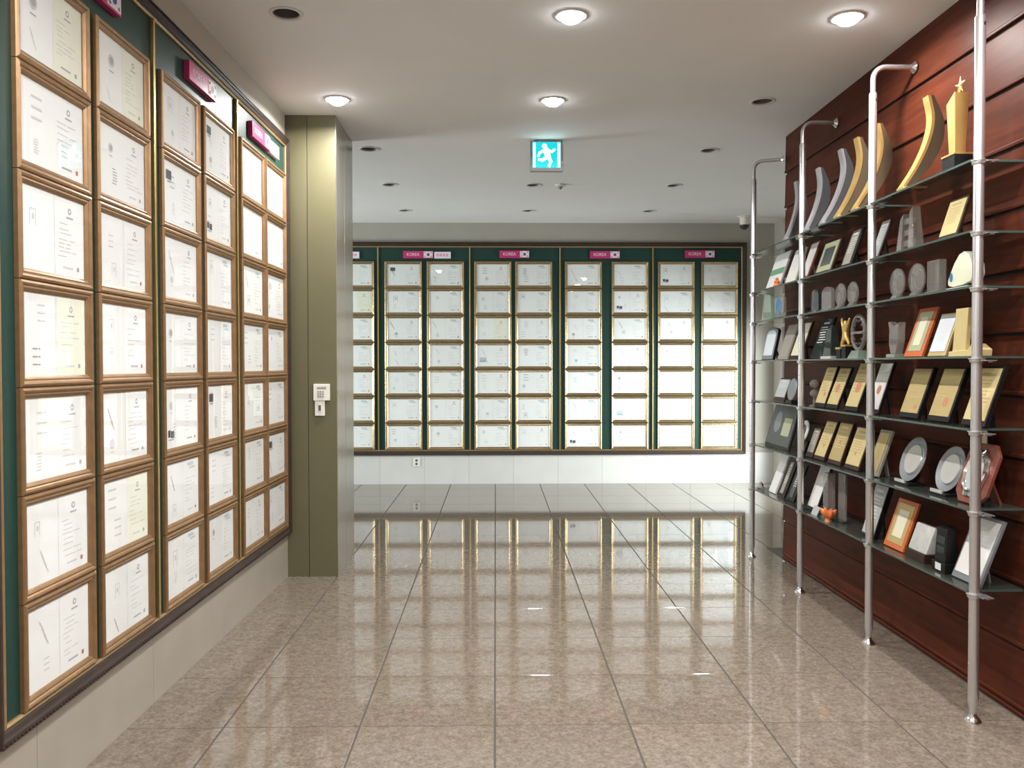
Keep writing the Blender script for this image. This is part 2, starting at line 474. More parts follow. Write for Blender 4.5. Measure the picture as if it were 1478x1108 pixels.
for a in (WA, WA + 1.17, WB - .06): mb.box(3.80, 3.86, a, a + .06, .09, WT-.06)
wn = struct(mb.build('window_1', 'steel'), 'tall window in the side wall of the back room')
for a, b in ((WA + .06, WA + 1.17), (WA + 1.23, WB - .06)):
    MB().box(3.828, 3.832, a, b, .09, WT-.06).build('pane', 'window_glass', wn)

# ------------------------------------------------------------------ pillar
x0, x1, y0, y1 = PIL
pl = thing('pillar', 'olive painted pillar with grey metal side at the corridor corner', 'pillar', ((x0+x1)/2, (y0+y1)/2, 0))
cx, cy = (x0+x1)/2, (y0+y1)/2
MB().box(x0+.006-cx, x1-.006-cx, y0+.006-cy, y1-.006-cy, 0, CZ).build('core', 'olive_dark', pl)
gx = -1.417
MB().box(x0-cx, gx-.003-cx, y0-cy, y0+.012-cy, 0, CZ).build('front_panel', 'olive_paint', pl, bevel=.0015)
MB().box(gx+.003-cx, x1-.001-cx, y0-cy, y0+.012-cy, 0, CZ).build('front_panel', 'olive_paint', pl, bevel=.0015)
for a, b in ((y0+.012, 6.775), (6.785, y1)):
    MB().box(x1-.012-cx, x1-cx, a-cy, b-cy, 0, CZ).build('side_panel', 'grey_panel', pl, bevel=.0015)
def wall_box(name, label, cat, x, z, w, h, d, y, kind):
    t = thing(name, label, cat, (x, y, z))
    MB().box(-w/2, w/2, -d, 0, -h/2, h/2).build('cover_plate', 'white_plastic', t, bevel=.003)
    return t
t = wall_box('control_panel', 'square cream control panel on the pillar above the light switch', 'control panel', -1.313, 1.40, .122, .125, .022, y0, 0)
for i in range(3):
    for j in range(3):
        MB().box(-.03 + .018*i, -.018 + .018*i, -.0255, -.0215, -.038 + .018*j, -.026 + .018*j).build('button', 'grey_plastic', t)
MB().quad(-.035, .035, .022, .040, -.0224).build('display_window', 'grey_plastic', t)
t = wall_box('light_switch', 'narrow cream light switch on the pillar below the control panel', 'light switch', -1.328, 1.283, .074, .122, .014, y0, 0)
rk = MB().box(-.015, .015, -.017, -.013, -.032, .032).build('rocker', 'white_plastic', t, bevel=.002)
MB().box(-.009, .009, -.0195, -.0165, -.022, .020).build('toggle', 'ink_dark', rk)
t = thing('wall_outlet', 'white wall outlet in the stone base under the far display case', 'outlet', (-1.068, BWY, .30))
MB().box(-.045, .045, -.012, 0, -.06, .06).build('cover_plate', 'white_plastic', t, bevel=.003)
for dz in (-.024, .024):
    MB().tube([(0,-.0135,dz), (0,-.011,dz)], .017, 16).build('socket', 'ink_dark', t)

# ------------------------------------------------------------------ display cases
def display_case(T, name, label, xa, xb, za, zb, bars, rail, goldtrim):
    """green-backed case in wall coordinates: x along the wall, -y outwards"""
    t = thing(name, label, 'display case'); t.matrix_world = T @ Matrix.Translation(((xa+xb)/2, 0, za))
    ox, oz = (xa+xb)/2, za
    div = [xa + rail] + bars + [xb - rail]
    for a, b in zip(div[:-1], div[1:]):
        MB().box(a-ox, b-ox, -.010, 0, rail, zb-za-rail).build('felt_panel', 'felt_green', t)
    prof = [(0, 0), (0, .034), (.006, .040), (rail*.35, .038), (rail*.5, .032), (rail*.8, .026), (rail, .016)]
    w, h = xb - xa, zb - za
    # four mitred rails, each its own piece
    for side in range(4):
        mb = MB(); vs = []
        for a, b in prof + [(rail, 0)]:
            c = [(-w/2+a, -b, a), (w/2-a, -b, a), (w/2-a, -b, h-a), (-w/2+a, -b, h-a)]
            vs += [c[side], c[(side+1) % 4]]
        n = len(prof) + 1
        mb.add(vs, [(2*i, 2*i+1, 2*i+3, 2*i+2) for i in range(n-1)] + [tuple(2*i for i in range(n)), tuple(2*i+1 for i in range(n))[::-1]])
        mb.build('frame_rail', 'case_rail', t)
    # slim gilt bead inside the rails
    for side in range(4):
        mb = MB(); vs = []
        for a, b in [(rail-.004, .010), (rail-.004, .022), (rail+.004, .026), (rail+.012, .020), (rail+.012, .010)]:
            c = [(-w/2+a, -b, a), (w/2-a, -b, a), (w/2-a, -b, h-a), (-w/2+a, -b, h-a)]
            vs += [c[side], c[(side+1) % 4]]
        mb.add(vs, [(2*i, 2*i+1, 2*i+3, 2*i+2) for i in range(4)] + [(0,2,4,6,8), (9,7,5,3,1)])
        mb.build('gilt_bead', 'bead_bronze', t)
    for x in bars:
        MB().prism_x([(-.010, rail+.012), (-.030, rail+.012), (-.030, h-rail-.012), (-.010, h-rail-.012)], x-ox-.008, x-ox+.008).build('divider_bar', 'gold_trim', t, bevel=.003)
    # dentil beading along the outer edge of the lower and upper rails
    mb = MB(); k = int(w/.022)
    for i in range(k):
        xx = -w/2 + .011 + i*.022
        for zz in (.006, h-.006):
            mb.box(xx-.0065, xx+.0065, -.0435, -.036, zz-.005, zz+.005)
    d = mb.build('beading', 'case_rail', t); d['kind'] = 'stuff'
    return t
LB, LT = .345, 3.285
display_case(LM, 'display_case', 'long green backed case of certificates on the corridor wall beside the pillar', -.145, 3.50, LB, LT, [1.125, 2.322], .050, .01)
BT = Matrix.Translation((0, BWY, 0))
display_case(BT, 'display_case', 'wide green backed case of certificates on the far wall', -4.06, 3.385, .397, 3.25, [-2.80, -1.572, -.345, .866, 2.118], .056, .01)

# ------------------------------------------------------------------ framed certificates
RND = random.Random(7)
FR = [(0, 0), (0, .016), (.003, .021), (.010, .024), (.017, .021), (.021, .016), (.027, .017), (.033, .013), (.038, .009), (.038, .003)]
W_, HL, HB = .502, .3705, .3585
def cert_meshes(h, frmat):
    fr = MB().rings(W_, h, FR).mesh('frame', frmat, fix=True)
    pn = MB().box(-W_/2+.037, W_/2-.037, -.0075, -.0065, .037, h-.037).mesh('glass_pane', 'pane')
    bk = MB().box(-W_/2+.01, W_/2-.01, -.002, 0, .01, h-.01).mesh('backing_board', 'dark_plastic')
    sh = MB().box(-W_/2+.036, W_/2-.036, -.0035, -.002, .036, h-.036).mesh('certificate_sheet', 'paper')
    return fr, pn, bk, sh
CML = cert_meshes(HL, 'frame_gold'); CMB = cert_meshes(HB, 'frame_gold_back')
def print_marks(h, kind, r):
    """printed marks on a two page patent certificate: drawing on the left page, emblem, title and lines on the right"""
    mb = MB(); a, b = W_/2 - .042, h - .042; z0 = .042; y = -.0040
    mi = dict(pale=0, mid=1, dark=2, blue=3, red=4, cream=5, paper=6)
    def q(x0, x1, zz0, zz1, m, dy=0): mb.quad(x0, x1, zz0, zz1, y - dy, mi[m])
    def disc(x, z, rr, m, dy=0):
        n = 12; mb.add([(x+rr*math.cos(2*math.pi*k/n), y-dy, z+rr*math.sin(2*math.pi*k/n)) for k in range(n)], [tuple(range(n))], mi[m])
    if kind == 'cream': q(.008, a, z0, b, 'cream')
    if r.random() < .3: q(-.0010, .0010, z0, b, 'pale', .0001)
    emb = r.random() < (.95 if kind != 'far' else .25)
    ex = a*.52
    if emb:
        disc(ex, b-.042, .0125, 'mid', .0002); disc(ex, b-.042, .006, 'paper', .0003)
        q(ex-.024, ex+.024, b-.070, b-.064, 'mid', .0002)
    else:
        q(ex-.045, ex+.03, b-.030, b-.012, 'blue', .0002); q(ex-.02, ex+.052, b-.046, b-.036, 'blue', .0002)
    zz = b - .095
    while zz > z0 + .055:
        L = r.uniform(.04, .085); x0 = ex - .085 + r.uniform(0, .02)
        q(x0, x0 + L, zz, zz+.0035, 'pale', .0002)
        if r.random() < .5: q(x0+L+.01, min(a-.008, x0+L+.01+r.uniform(.02,.06)), zz, zz+.0035, 'pale', .0002)
        zz -= r.uniform(.014, .026)
    q(ex-.05, ex+.02, z0+.026, z0+.033, 'mid' if r.random() < .4 else 'pale', .0002)
    q(ex+.05, ex+.066, z0+.022, z0+.038, 'red' if r.random() < .35 else 'mid', .0002)
    # drawing page
    def sketch(cx, cz, s, m):
        t = r.randrange(5)
        if t == 0:
            for k in range(3):
                q(cx-s*.5, cx+s*.5, cz-s*.6+k*s*.55, cz-s*.6+k*s*.55+s*.12, m, .0002)
        elif t == 1:
            disc(cx, cz, s*.42, 'pale', .0002); disc(cx+s*.04, cz+s*.03, s*.26, m, .0003)
            q(cx-s*.3, cx+s*.3, cz-s*.72, cz-s*.64, m, .0002)
        elif t == 2:
            for k in range(3):
                mb.add([(cx-s*.6+k*s*.25, y-.0002, cz+s*.5-k*s*.45), (cx-s*.48+k*s*.25, y-.0002, cz+s*.5-k*s*.45), (cx-s*.08+k*s*.25, y-.0002, cz-s*.1-k*s*.45), (cx-s*.2+k*s*.25, y-.0002, cz-s*.1-k*s*.45)], [(0,3,2,1)], mi[m])
        elif t == 3:
            q(cx-s*.4, cx+s*.4, cz+s*.5, cz+s*.57, m, .0002); q(cx-s*.4, cx-s*.33, cz-s*.6, cz+s*.5, m, .0002)
            q(cx+s*.33, cx+s*.4, cz-s*.6, cz+s*.5, m, .0002); q(cx-s*.1, cx+s*.15, cz-s*.2, cz+s*.2, m, .0002)
        else:
            for k in range(6):
                q(cx-s*.5+r.uniform(0,.3)*s, cx+s*.2+r.uniform(0,.3)*s, cz-s*.7+k*s*.24, cz-s*.7+k*s*.24+s*.09, m, .0002)
    sketch(-a*.55 + r.uniform(-.03, .02), b - .085 + r.uniform(-.02, .02), r.uniform(.04, .07), r.choice(['pale','pale','mid']))
    if r.random() < .75: sketch(-a*.5 + r.uniform(-.04, .04), z0 + .075 + r.uniform(-.02, .02), r.uniform(.035, .06), r.choice(['pale','pale','mid']))
    if kind == 'dark':
        q(-a+.035, -a+.10, b-.085, b-.04, 'dark', .0003); q(-a+.05, -a+.09, b-.10, b-.09, 'mid', .0003)
    if kind == 'darklow':
        q(-a+.03, -a+.06, z0+.05, z0+.085, 'dark', .0003); q(-a+.065, -a+.105, z0+.045, z0+.080, 'dark', .0003)
        q(-a+.035, -a+.10, z0+.034, z0+.040, 'mid', .0003)
    if kind == 'tint':
        q(-a+.03, -a+.12, z0+.05, z0+.115, 'blue', .0003); q(-a+.04, -a+.11, z0+.06, z0+.075, 'mid', .0004)
    return mb
PRM = ['ink_pale', 'ink_mid', 'ink_dark', 'ink_blue', 'seal_red', 'paper_cream', 'paper']
def certificate(T, x, z, h, meshes, kind, label, group):
    t = thing('framed_certificate', label, 'certificate', group=group)
    t.matrix_world = T @ Matrix.Translation((x, -.0105, z))
    link('backing_board', meshes[2], t); link('frame', meshes[0], t)
    sh = link('certificate_sheet', meshes[3], t)
    print_marks(h, kind, RND).build('print', PRM, sh, fix=False)
    link('glass_pane', meshes[1], t)
ROWN = ['top row', 'second row down', 'third row down', 'fourth row down', 'fifth row down', 'sixth row down', 'bottom row']
LC = [.262, .818, 1.452, 2.012, 2.646, 3.170]          # column centres along the corridor wall
LK = {(3, 0): 'dark', (3, 4): 'dark', (2, 1): 'dark', (2, 4): 'darklow', (5, 5): 'dark', (0, 3): 'cream', (0, 0): 'cream', (1, 0): 'cream', (1, 5): 'cream', (3, 1): 'darklow'}
for c, x in enumerate(LC):
    for r in range(7):
        certificate(LM, x, 3.018 - (r+1)*.3728 + .001, HL, CML, LK.get((c, r), 'near' if c < 2 else 'far'),
                    'gold framed certificate on the corridor wall, column %s from the pillar, %s' % (NUM[5-c], ROWN[r]), 'certificates in the corridor case')
BC = [-2.46, -1.871, -1.234, -.670, -.036, .513, 1.181, 1.811, 2.435, 3.022]
BK = {(2, 0): 'dark', (6, 6): 'darklow', (7, 1): 'darklow', (8, 0): 'darklow', (7, 5): 'tint', (4, 2): 'cream', (1, 1): 'cream', (4, 3): 'tint'}
for c, x in enumerate(BC):
    for r in range(7):
        col = 'hidden column behind the pillar' if c == 0 else 'column %s from the pillar' % NUM[c-1]
        certificate(BT, x, 2.9965 - (r+1)*.3615 + .001, HB, CMB, BK.get((c, r), 'far'),
                    'gold framed certificate on the far wall, %s, %s' % (col, ROWN[r]), 'certificates in the far case')

# ------------------------------------------------------------------ country name plates above the columns
def name_plate(T, x, z, label, extra, w=.40, h=.098, d=.030):
    t = thing('name_plate', label, 'sign', group='country name plates'); t.matrix_world = T @ Matrix.Translation((x, -.0106, z))
    ws = w*.66
    MB().box(-w/2, w/2, -d, 0, -h/2, h/2).build('plate', 'sign_magenta', t, bevel=.002)
    vs, fs = text_geo('KOREA', .058)
    MB().add([(a*.92 - w/2 + ws*.5, b - d - .0006, c) for a, b, c in vs], fs).build('lettering', 'sign_white', t, fix=False)
    fp = MB().box(w/2 - .125, w/2 - .006, -d - .0015, -d + .002, -h/2 + .008, h/2 - .008).build('flag_panel', 'sign_white', t)
    fx = w/2 - .0655; mb = MB(); n = 14; rr = .020; y = -d - .0022
    mb.add([(fx+rr*math.cos(math.pi*k/n), y, rr*math.sin(math.pi*k/n)) for k in range(n+1)], [tuple(range(n+1))], 0)
    mb.add([(fx-rr*math.cos(math.pi*k/n), y, -rr*math.sin(math.pi*k/n)) for k in range(n+1)], [tuple(range(n+1))], 1)
    mb.add([(fx-rr/2+rr/2*math.cos(2*math.pi*k/n), y-.0002, rr/2*math.sin(2*math.pi*k/n)) for k in range(n)], [tuple(range(n))], 0)
    mb.add([(fx+rr/2+rr/2*math.cos(2*math.pi*k/n), y-.0002, rr/2*math.sin(2*math.pi*k/n)) for k in range(n)], [tuple(range(n))], 1)
    for sx in (-1, 1):
        for sz in (-1, 1):
            for k in (-1, 0, 1):
                T2 = Matrix.Translation((fx + sx*.040, y, sz*.026)) @ Matrix.Rotation(R(35)*sx*sz*-1, 4, 'Y')
                mb.quad(-.002+k*.005, .0015+k*.005, -.008, .008, 0, 2, T2)
    mb.build('flag', ['flag_red', 'flag_blue', 'ink_dark'], fp, fix=False)
    if extra:
        t2 = thing('caption_plate', extra, 'sign', group='white caption plates'); t2.matrix_world = T @ Matrix.Translation((x + w/2 + .125, -.0106, z - .006))
        MB().box(-.110, .110, -.026, 0, -.044, .044).build('plate', 'sign_white', t2, bevel=.002)
        mb = MB()
        for k in range(4): mb.quad(-.080 + k*.042, -.048 + k*.042, -.018, .018, -.0266)
        mb.build('lettering', 'ink_pink', t2, fix=False)
name_plate(LM, .565, 3.130, 'magenta KOREA name plate above the two corridor columns farthest from the pillar', None)
name_plate(LM, 1.725, 3.130, 'magenta KOREA name plate over the middle bay of the corridor case', None)
name_plate(LM, 2.785, 3.122, 'magenta KOREA name plate on the corridor case next to the pillar', 'white caption plate beside the corridor name plate nearest the pillar')
name_plate(BT, -2.255, 3.083, 'magenta KOREA name plate on the far wall behind the pillar', 'white caption plate peeping out beside the pillar on far wall')
name_plate(BT, -1.034, 3.083, 'magenta KOREA name plate over the second bay of the far case', 'white caption plate beside the second bay name plate of the far case')
name_plate(BT, .254, 3.090, 'magenta KOREA name plate over the third bay of the far case', None)
name_plate(BT, 1.469, 3.085, 'magenta KOREA name plate over the fourth bay of the far case', None)
name_plate(BT, 2.75, 3.095, 'magenta KOREA name plate over the bay at the bright end of far case', None)

# ------------------------------------------------------------------ downlights
TRIM = MB().lathe([(.076, .0), (.092, .0), (.092, -.003), (.088, -.007), (.078, -.008), (.070, -.004), (.070, .004), (.076, .004)], 40).mesh('trim_ring', 'lamp_trim', True)
CAN = MB().lathe([(.073, -.002), (.068, .03), (.052, .11), (.0, .11)], 32).mesh('reflector', 'lamp_can', True, fix=False)
BULB = MB().lathe([(.0, .052), (.022, .054), (.034, .066), (.036, .080), (.030, .105), (.0, .108)], 24).mesh('bulb', 'lamp_bulb_off', True)
LENS = MB().lathe([(.0, -.042), (.018, -.041), (.036, -.036), (.052, -.026), (.063, -.013), (.068, .002), (.0, .006)], 32).mesh('lens', 'lamp_lens_lit', True)
LDATA = bpy.data.lights.new('downlight_lamp', 'AREA'); LDATA.shape = 'DISK'; LDATA.size = .12
LDATA.energy = LAMP; LDATA.color = (1.0, .985, .96)
LDATA.spread = R(170)
def downlight(x, y, z, lit, label):
    t = thing('downlight', label, 'ceiling light', (x, y, z), group='recessed ceiling downlights')
    link('trim_ring', TRIM, t)
    if lit:
        link('lens', LENS, t)
        l = bpy.data.objects.new('downlight_lamp', LDATA); COL.objects.link(l); l.parent = t; l.location = (0, 0, -.05)
    else:
        link('reflector', CAN, t); link('bulb', BULB, t)
LIT = {(0, 6.035), (0, 1.62), (1, 6.035), (1, 4.58), (2, 4.58), (1, 3.10), (2, 3.10), (1, 1.62), (2, 1.62), (1, .14), (1, -1.34)}
SIDE = ['beside the certificate wall', 'along the corridor centre', 'beside the timber wall']
DLAB = {(1, 4.58): 'lit round downlight over the corridor centre, nearer than the exit sign', (2, 4.58): 'lit round downlight close to the timber wall above the trophy shelves',
        (0, 6.035): 'lit round downlight in front of the olive pillar', (1, 6.035): 'lit round downlight just in front of the green exit sign',
        (0, 4.58): 'unlit grey downlight over the corridor certificate case', (2, 6.035): 'unlit grey downlight above the far end of the trophy shelves'}
for j, y in enumerate(GY1):
    for i, x in enumerate(GX):
        lit = (i, y) in LIT
        downlight(x, y, CZ, lit, DLAB.get((i, y), '%s downlight behind the viewer %s, row %s' % ('lit' if lit else 'unlit', SIDE[i], NUM[j])))
for j, y in enumerate(GY2):
    for i, x in enumerate(GX):
        downlight(x, y, CZ2, False, 'unlit back room downlight, row %s past the exit sign, in line %s' % (NUM[j], ['with the pillar', 'with the exit sign', 'with the trophy shelves'][i]))

# smoke detector and dome camera
t = thing('smoke_detector', 'small round detector on the back room ceiling past the exit sign', 'detector', (.685, 8.99, CZ2))
MB().lathe([(.0, -.001), (.055, -.001), (.055, -.014), (.042, -.022), (.0, -.024)], 28).build('base', 'white_plastic', t, True)
MB().lathe([(.026, -.022), (.024, -.034), (.012, -.052), (.0, -.056)], 20).build('sensor', 'grey_plastic', t, True)
t = thing('dome_camera', 'white dome security camera on the ceiling by the far wall corner', 'security camera', (3.205, 10.87, CZ2))
MB().lathe([(.0, -.001), (.085, -.001), (.085, -.012), (.062, -.018), (.058, -.105), (.064, -.112), (.0, -.113)], 32).build('housing', 'white_plastic', t, True)
MB().lathe([(.058, -.112), (.054, -.135), (.038, -.158), (.018, -.170), (.0, -.173)], 28).build('dome', 'dark_plastic', t, True)

# ------------------------------------------------------------------ exit sign
t = thing('exit_sign', 'glowing green exit sign with white running figure hanging from the ceiling', 'exit sign', (.427, 7.10, CZ))
MB().box(-.137, .137, -.026, .026, -.262, -.012).build('housing', 'grey_plastic', t, bevel=.004)
MB().box(-.10, .10, -.018, .018, -.012, 0).build('mount', 'grey_plastic', t)
fpn = MB().box(-.118, .118, -.029, -.024, -.235, -.022).build('screen', 'exit_green', t)
mb = MB(); y = -.0305
def seg(a, b, w):
    a, b = Vector((a[0], 0, a[1])), Vector((b[0], 0, b[1])); d = (b-a).normalized(); nn = Vector((-d.z, 0, d.x))*w/2
    mb.add([(p.x, y, p.z) for p in (a-nn-d*w*.3, b-nn+d*w*.3, b+nn+d*w*.3, a+nn-d*w*.3)], [(0,1,2,3)])
c0 = (0, -.128)
mb.add([(-.018+.019*math.cos(2*math.pi*k/16), y, -.056+.019*math.sin(2*math.pi*k/16)) for k in range(16)], [tuple(range(16))])
for a, b, w in (((-.008,-.088), (.012,-.145), .044), ((-.014,-.088), (-.058,-.112), .018), ((-.058,-.112), (-.070,-.140), .016), ((.004,-.088), (.044,-.104), .018),
                ((.044,-.104), (.066,-.084), .016), ((.004,-.150), (-.036,-.172), .024), ((-.036,-.172), (-.066,-.168), .018), ((.018,-.150), (.034,-.185), .024), ((.034,-.185), (.020,-.222), .019)):
    seg(a, b, w)
mb.quad(-.112, -.094, -.230, -.030, y + .0004); mb.quad(.092, .112, -.230, -.030, y + .0004)
mb.build('pictogram', 'exit_white', fpn, fix=False)
MB().tube([(.130, -.028, -.19), (.130, -.0255, -.19)], .005, 12).build('indicator', 'gold_trim', t)

# ------------------------------------------------------------------ shelf poles
PX = 2.140
PY = [3.723, 4.785, 5.882, 7.000]
SZ = [2.515, 2.200, 1.954, 1.640, 1.315, .955, .588]      # upper faces of the glass shelves
def pole_parts():
    out = []
    out.append(('tube', MB().tube([(0,0,.020), (0,0,.055), (0,0,.085), (0,0,3.13), (0,0,3.14)], [.0155, .0155, .0225, .0225, .020], 24).mesh('tube', 'steel', True)))
    arc = [(0, 0, 3.12), (0, 0, 3.215)] + [(.07 - .07*math.cos(a), 0, 3.215 + .07*math.sin(a)) for a in [R(15*k) for k in range(1, 7)]] + [(RWX - PX - .016, 0, 3.285)]
    out.append(('arm', MB().tube(arc, .0155, 20).mesh('arm', 'steel', True)))
    out.append(('wall_flange', MB().lathe([(.0, 0), (.018, 0), (.022, .006), (.034, .018), (.034, .024), (.0, .024)], 24, T=Matrix.Translation((RWX - PX - .036, 0, 3.285)) @ Matrix.Rotation(R(90), 4, 'Y')).mesh('wall_flange', 'chrome', True)))
    out.append(('foot', MB().lathe([(.0, 0), (.036, 0), (.036, .006), (.026, .018), (.018, .026), (.0155, .040), (.0, .040)], 28).mesh('foot', 'chrome', True)))
    return out
PP = pole_parts()
SCREW = MB().tube([(-.0265, 0, 0), (-.020, 0, 0)], .005, 10).mesh('set_screw', 'dark_plastic')
COLR = MB().lathe([(.0225, -.020), (.028, -.019), (.030, -.012), (.030, -.006), (.034, -.004), (.034, .0), (.0225, .001)], 24).mesh('collar', 'steel', True)
GRIP = MB().box(.010, .062, -.050, .050, -.013, -.0085).box(.030, .046, -.048, -.032, -.018, -.0085).box(.030, .046, .032, .048, -.018, -.0085).mesh('clamp', 'steel', bevel=.0015)
PLAB = ['upright steel shelf pole at the open near end of the trophy shelves', 'second steel shelf pole from the near end of the trophy shelves',
        'third steel shelf pole, second from the far end of the timber wall', 'slim steel shelf pole at the far end of the timber wall']
for k, y in enumerate(PY):
    t = thing('shelf_pole', PLAB[k], 'pole', (PX, y, 0), group='steel shelf poles')
    for n, me in PP: 
        if k == 3 and n in ('arm', 'wall_flange'): continue
        link(n, me, t)
    if k == 3:      # its arm turns a little towards the end of the timber wall
        for n, me in PP[1:3]:
            o = link(n, me, t); o.rotation_euler = (0, 0, math.atan2(-.085, .24)); 
    s = link('set_screw', SCREW, t); s.location = (0, -.004, 3.10); s.rotation_euler = (0, 0, R(105))
    for z in SZ:
        c = link('collar', COLR, t); c.location = (0, 0, z - .010)
        link('clamp', GRIP, c)

# ------------------------------------------------------------------ glass shelves
SLAB = {
 0: ['glass shelf carrying the tall gold column trophy and a gold horn', 'glass shelf carrying two gold horns and grey horns', 'topmost glass shelf at the far bay with one grey horn'],
 1: ['glass shelf carrying the crystal ladder trophy and a gold plaque', 'glass shelf carrying the picture plaque with a pale green mat', 'glass shelf carrying the white plaque with a green band'],
 2: ['glass shelf carrying two crystal discs and the cream shell trophy', 'glass shelf carrying a row of four crystal discs', 'glass shelf carrying the blue enamel award'],
 3: ['glass shelf carrying the orange framed plaque and crystal vase award', 'glass shelf carrying the small gold figure trophy', 'glass shelf carrying the arched grey plaque'],
 4: ['glass shelf carrying three large gold plaques on black boards', 'glass shelf carrying three gold plaques and one white plaque', 'glass shelf carrying a small grey plaque and grey disc'],
 5: ['glass shelf carrying two silver plates and the ornate silver dish', 'glass shelf carrying three gold plaques and a small taupe plaque', 'glass shelf carrying the large black plaque with a grey oval'],
 6: ['lowest glass shelf with the orange framed plaque and stone block', 'lowest glass shelf with the long white plaque and orange ornament', 'lowest glass shelf at the far bay with slim leaning plaques']}
for lv, z in enumerate(SZ):
    for b in range(3):
        ya, yb = PY[b] + .026, PY[b+1] - .026
        if b == 2: yb = 6.965
        t = thing('glass_shelf', SLAB[lv][b], 'shelf', (PX, (ya+yb)/2, z), group='glass trophy shelves')
        L = (yb - ya)/2
        MB().box(-.022, RWX - PX - .014, -L, L, -.010, 0).build('glass_plate', 'shelf_glass', t)
        MB().box(-.0245, -.0222, -L, L, -.010, 0).build('front_edge', 'shelf_edge', t)
        MB().box(-.0245, RWX - PX - .014, -L-.0022, -L-.0002, -.010, 0).build('end_edge', 'shelf_edge', t)

# ------------------------------------------------------------------ awards on the shelves
RR = R(-90)     # local x runs towards the viewer, local y towards the timber wall
def award(name, lv, X, Y, label, cat):
    return thing(name, label, cat, (X, Y, SZ[lv-1]), RR, group='awards on the glass shelves')
def tiltm(deg, lift): return Matrix.Translation((0, 0, lift)) @ Matrix.Rotation(-R(deg), 4, 'X')
RP = random.Random(21)
def plaque(lv, Y, w, h, board, face, label, X=2.185, tilt=19, side=.010, bot=.026, top=.012, seal=None, lines='ink_mid', mat_=None, inner=None, th=.014, band=None, nlines=7, name='award_plaque'):
    t = award(name, lv, X, Y, label, 'plaque'); L = h/math.cos(R(tilt)); T = tiltm(tilt, th*math.sin(R(tilt)) + .0005)
    MB().box(-w/2, w/2, 0, th, 0, L, T=T).build('board', board, t, bevel=.0025)
    x0, x1, z0, z1 = -w/2+side, w/2-side, bot, L-top
    if mat_:
        MB().box(x0, x1, -.002, .001, z0, z1, T=T).build('mat_border', mat_, t)
        q = min(w, L)*.16; x0 += q; x1 -= q; z0 += q; z1 -= q
    f = MB().box(x0, x1, -.0035, .001, z0, z1, T=T).build('face_plate', face, t, bevel=.0008)
    mb = MB(); y = -.0041; cw = x1 - x0; chh = z1 - z0; cxm = (x0+x1)/2
    mb.quad(cxm - cw*.28, cxm + cw*.28, z1 - chh*.14, z1 - chh*.085, y, 0, T)
    for k in range(nlines):
        zz = z1 - chh*(.24 + .07*k); a = RP.uniform(.30, .42); b = RP.uniform(.18, .42)
        mb.quad(cxm - cw*a, cxm + cw*b, zz, zz + chh*.022, y, 0, T)
    if seal:
        n = 14; sx, sz, sr = cxm + cw*seal[0], z0 + chh*seal[1], cw*seal[2]
        mb.add([(sx + sr*math.cos(2*math.pi*k/n), y-.0003, sz + sr*1.1*math.sin(2*math.pi*k/n)) for k in range(n)], [tuple(range(n))], 1, T)
    if band: mb.quad(x0, x1, z0 + chh*band[0], z0 + chh*band[1], y - .0004, 2, T)
    if lines == 'ink_mid': lines = 'ink_gold' if face.startswith('gold') else 'ink_pale'
    mb.build('print', [lines, 'seal_soft', 'green_band'], f, fix=False)
    yy, zz = .6*L*math.sin(R(tilt)), .6*L*math.cos(R(tilt))
    MB().prism_x([(yy+th*.9, zz), (yy+th*.9+.006, zz+.004), (yy+.046, .0), (yy+.038, .0)], -.016, .016).build('stand', board, t)
    return t

# horns on the top shelf
def horn(Y, h, lean, gold, label, X=2.122, wy=.052, tipx=None):
    t = award('horn_trophy', 1, X, Y, label, 'trophy')
    n = 20; front = []; back = []
    key = [(0, 0), (.22, .45), (.5, .85), (.75, 1.0), (1.0, .86)]      # (height share, how far it leans back)
    def ease(u, col):
        for (a, fa), (b, fb) in zip(key[:-1], key[1:]):
            if u <= b + 1e-9: break
        i = [k[0] for k in key].index(a)
        slope = lambda m: (key[min(m+1, 4)][1] - key[max(m-1, 0)][1]) / (key[min(m+1, 4)][0] - key[max(m-1, 0)][0])
        h_ = b - a; q = (u - a)/h_
        return (2*q**3 - 3*q**2 + 1)*fa + (q**3 - 2*q**2 + q)*h_*slope(i) + (-2*q**3 + 3*q**2)*fb + (q**3 - q**2)*h_*slope(i+1)
    for k in range(n+1):
        u = k/n
        fy = lean*ease(u, 0)
        wd = .016 + .075*math.sin(math.pi*(.12 + .80*u))**1.1*(1 - .35*u)
        front.append((fy, .012 + u*(h-.012))); back.append((min(fy + wd, RWX - X - .026), .012 + u*(h-.012)))
    poly = front + back[::-1]
    MB().prism_x(poly, -wy/2, wy/2).build('body', 'tusk_brown' if gold else 'tusk_grey', t, smooth=False)
    mb = MB()      # the bright curved front strip
    vs = []
    for y, z in front: vs += [(-wy/2-.003, y-.006, z), (wy/2+.003, y-.006, z), (wy/2+.003, y+.010, z), (-wy/2-.003, y+.010, z)]
    fs = []
    for k in range(n):
        for j in range(4): fs.append((4*k+j, 4*k+(j+1) % 4, 4*k+4+(j+1) % 4, 4*k+4+j))
    fs += [(0,1,2,3), (4*n+3,4*n+2,4*n+1,4*n)]
    mb.add(vs, fs).build('front_strip', 'gold_brushed' if gold else 'silver_brushed', t)
    MB().box(-.040, .040, -.006, .12, 0, .012).build('base', 'gold_brushed' if gold else 'silver_brushed', t, bevel=.002)
horn(4.405, .485, .150, True, 'gold horn trophy on the top shelf beside the gold column')
horn(4.985, .505, .150, True, 'gold horn trophy just past the second pole on the top shelf')
horn(5.245, .495, .140, True, 'gold horn trophy next to the first grey horn on top shelf')
horn(5.490, .485, .140, False, 'grey horn trophy beside the gold horns on the top shelf')
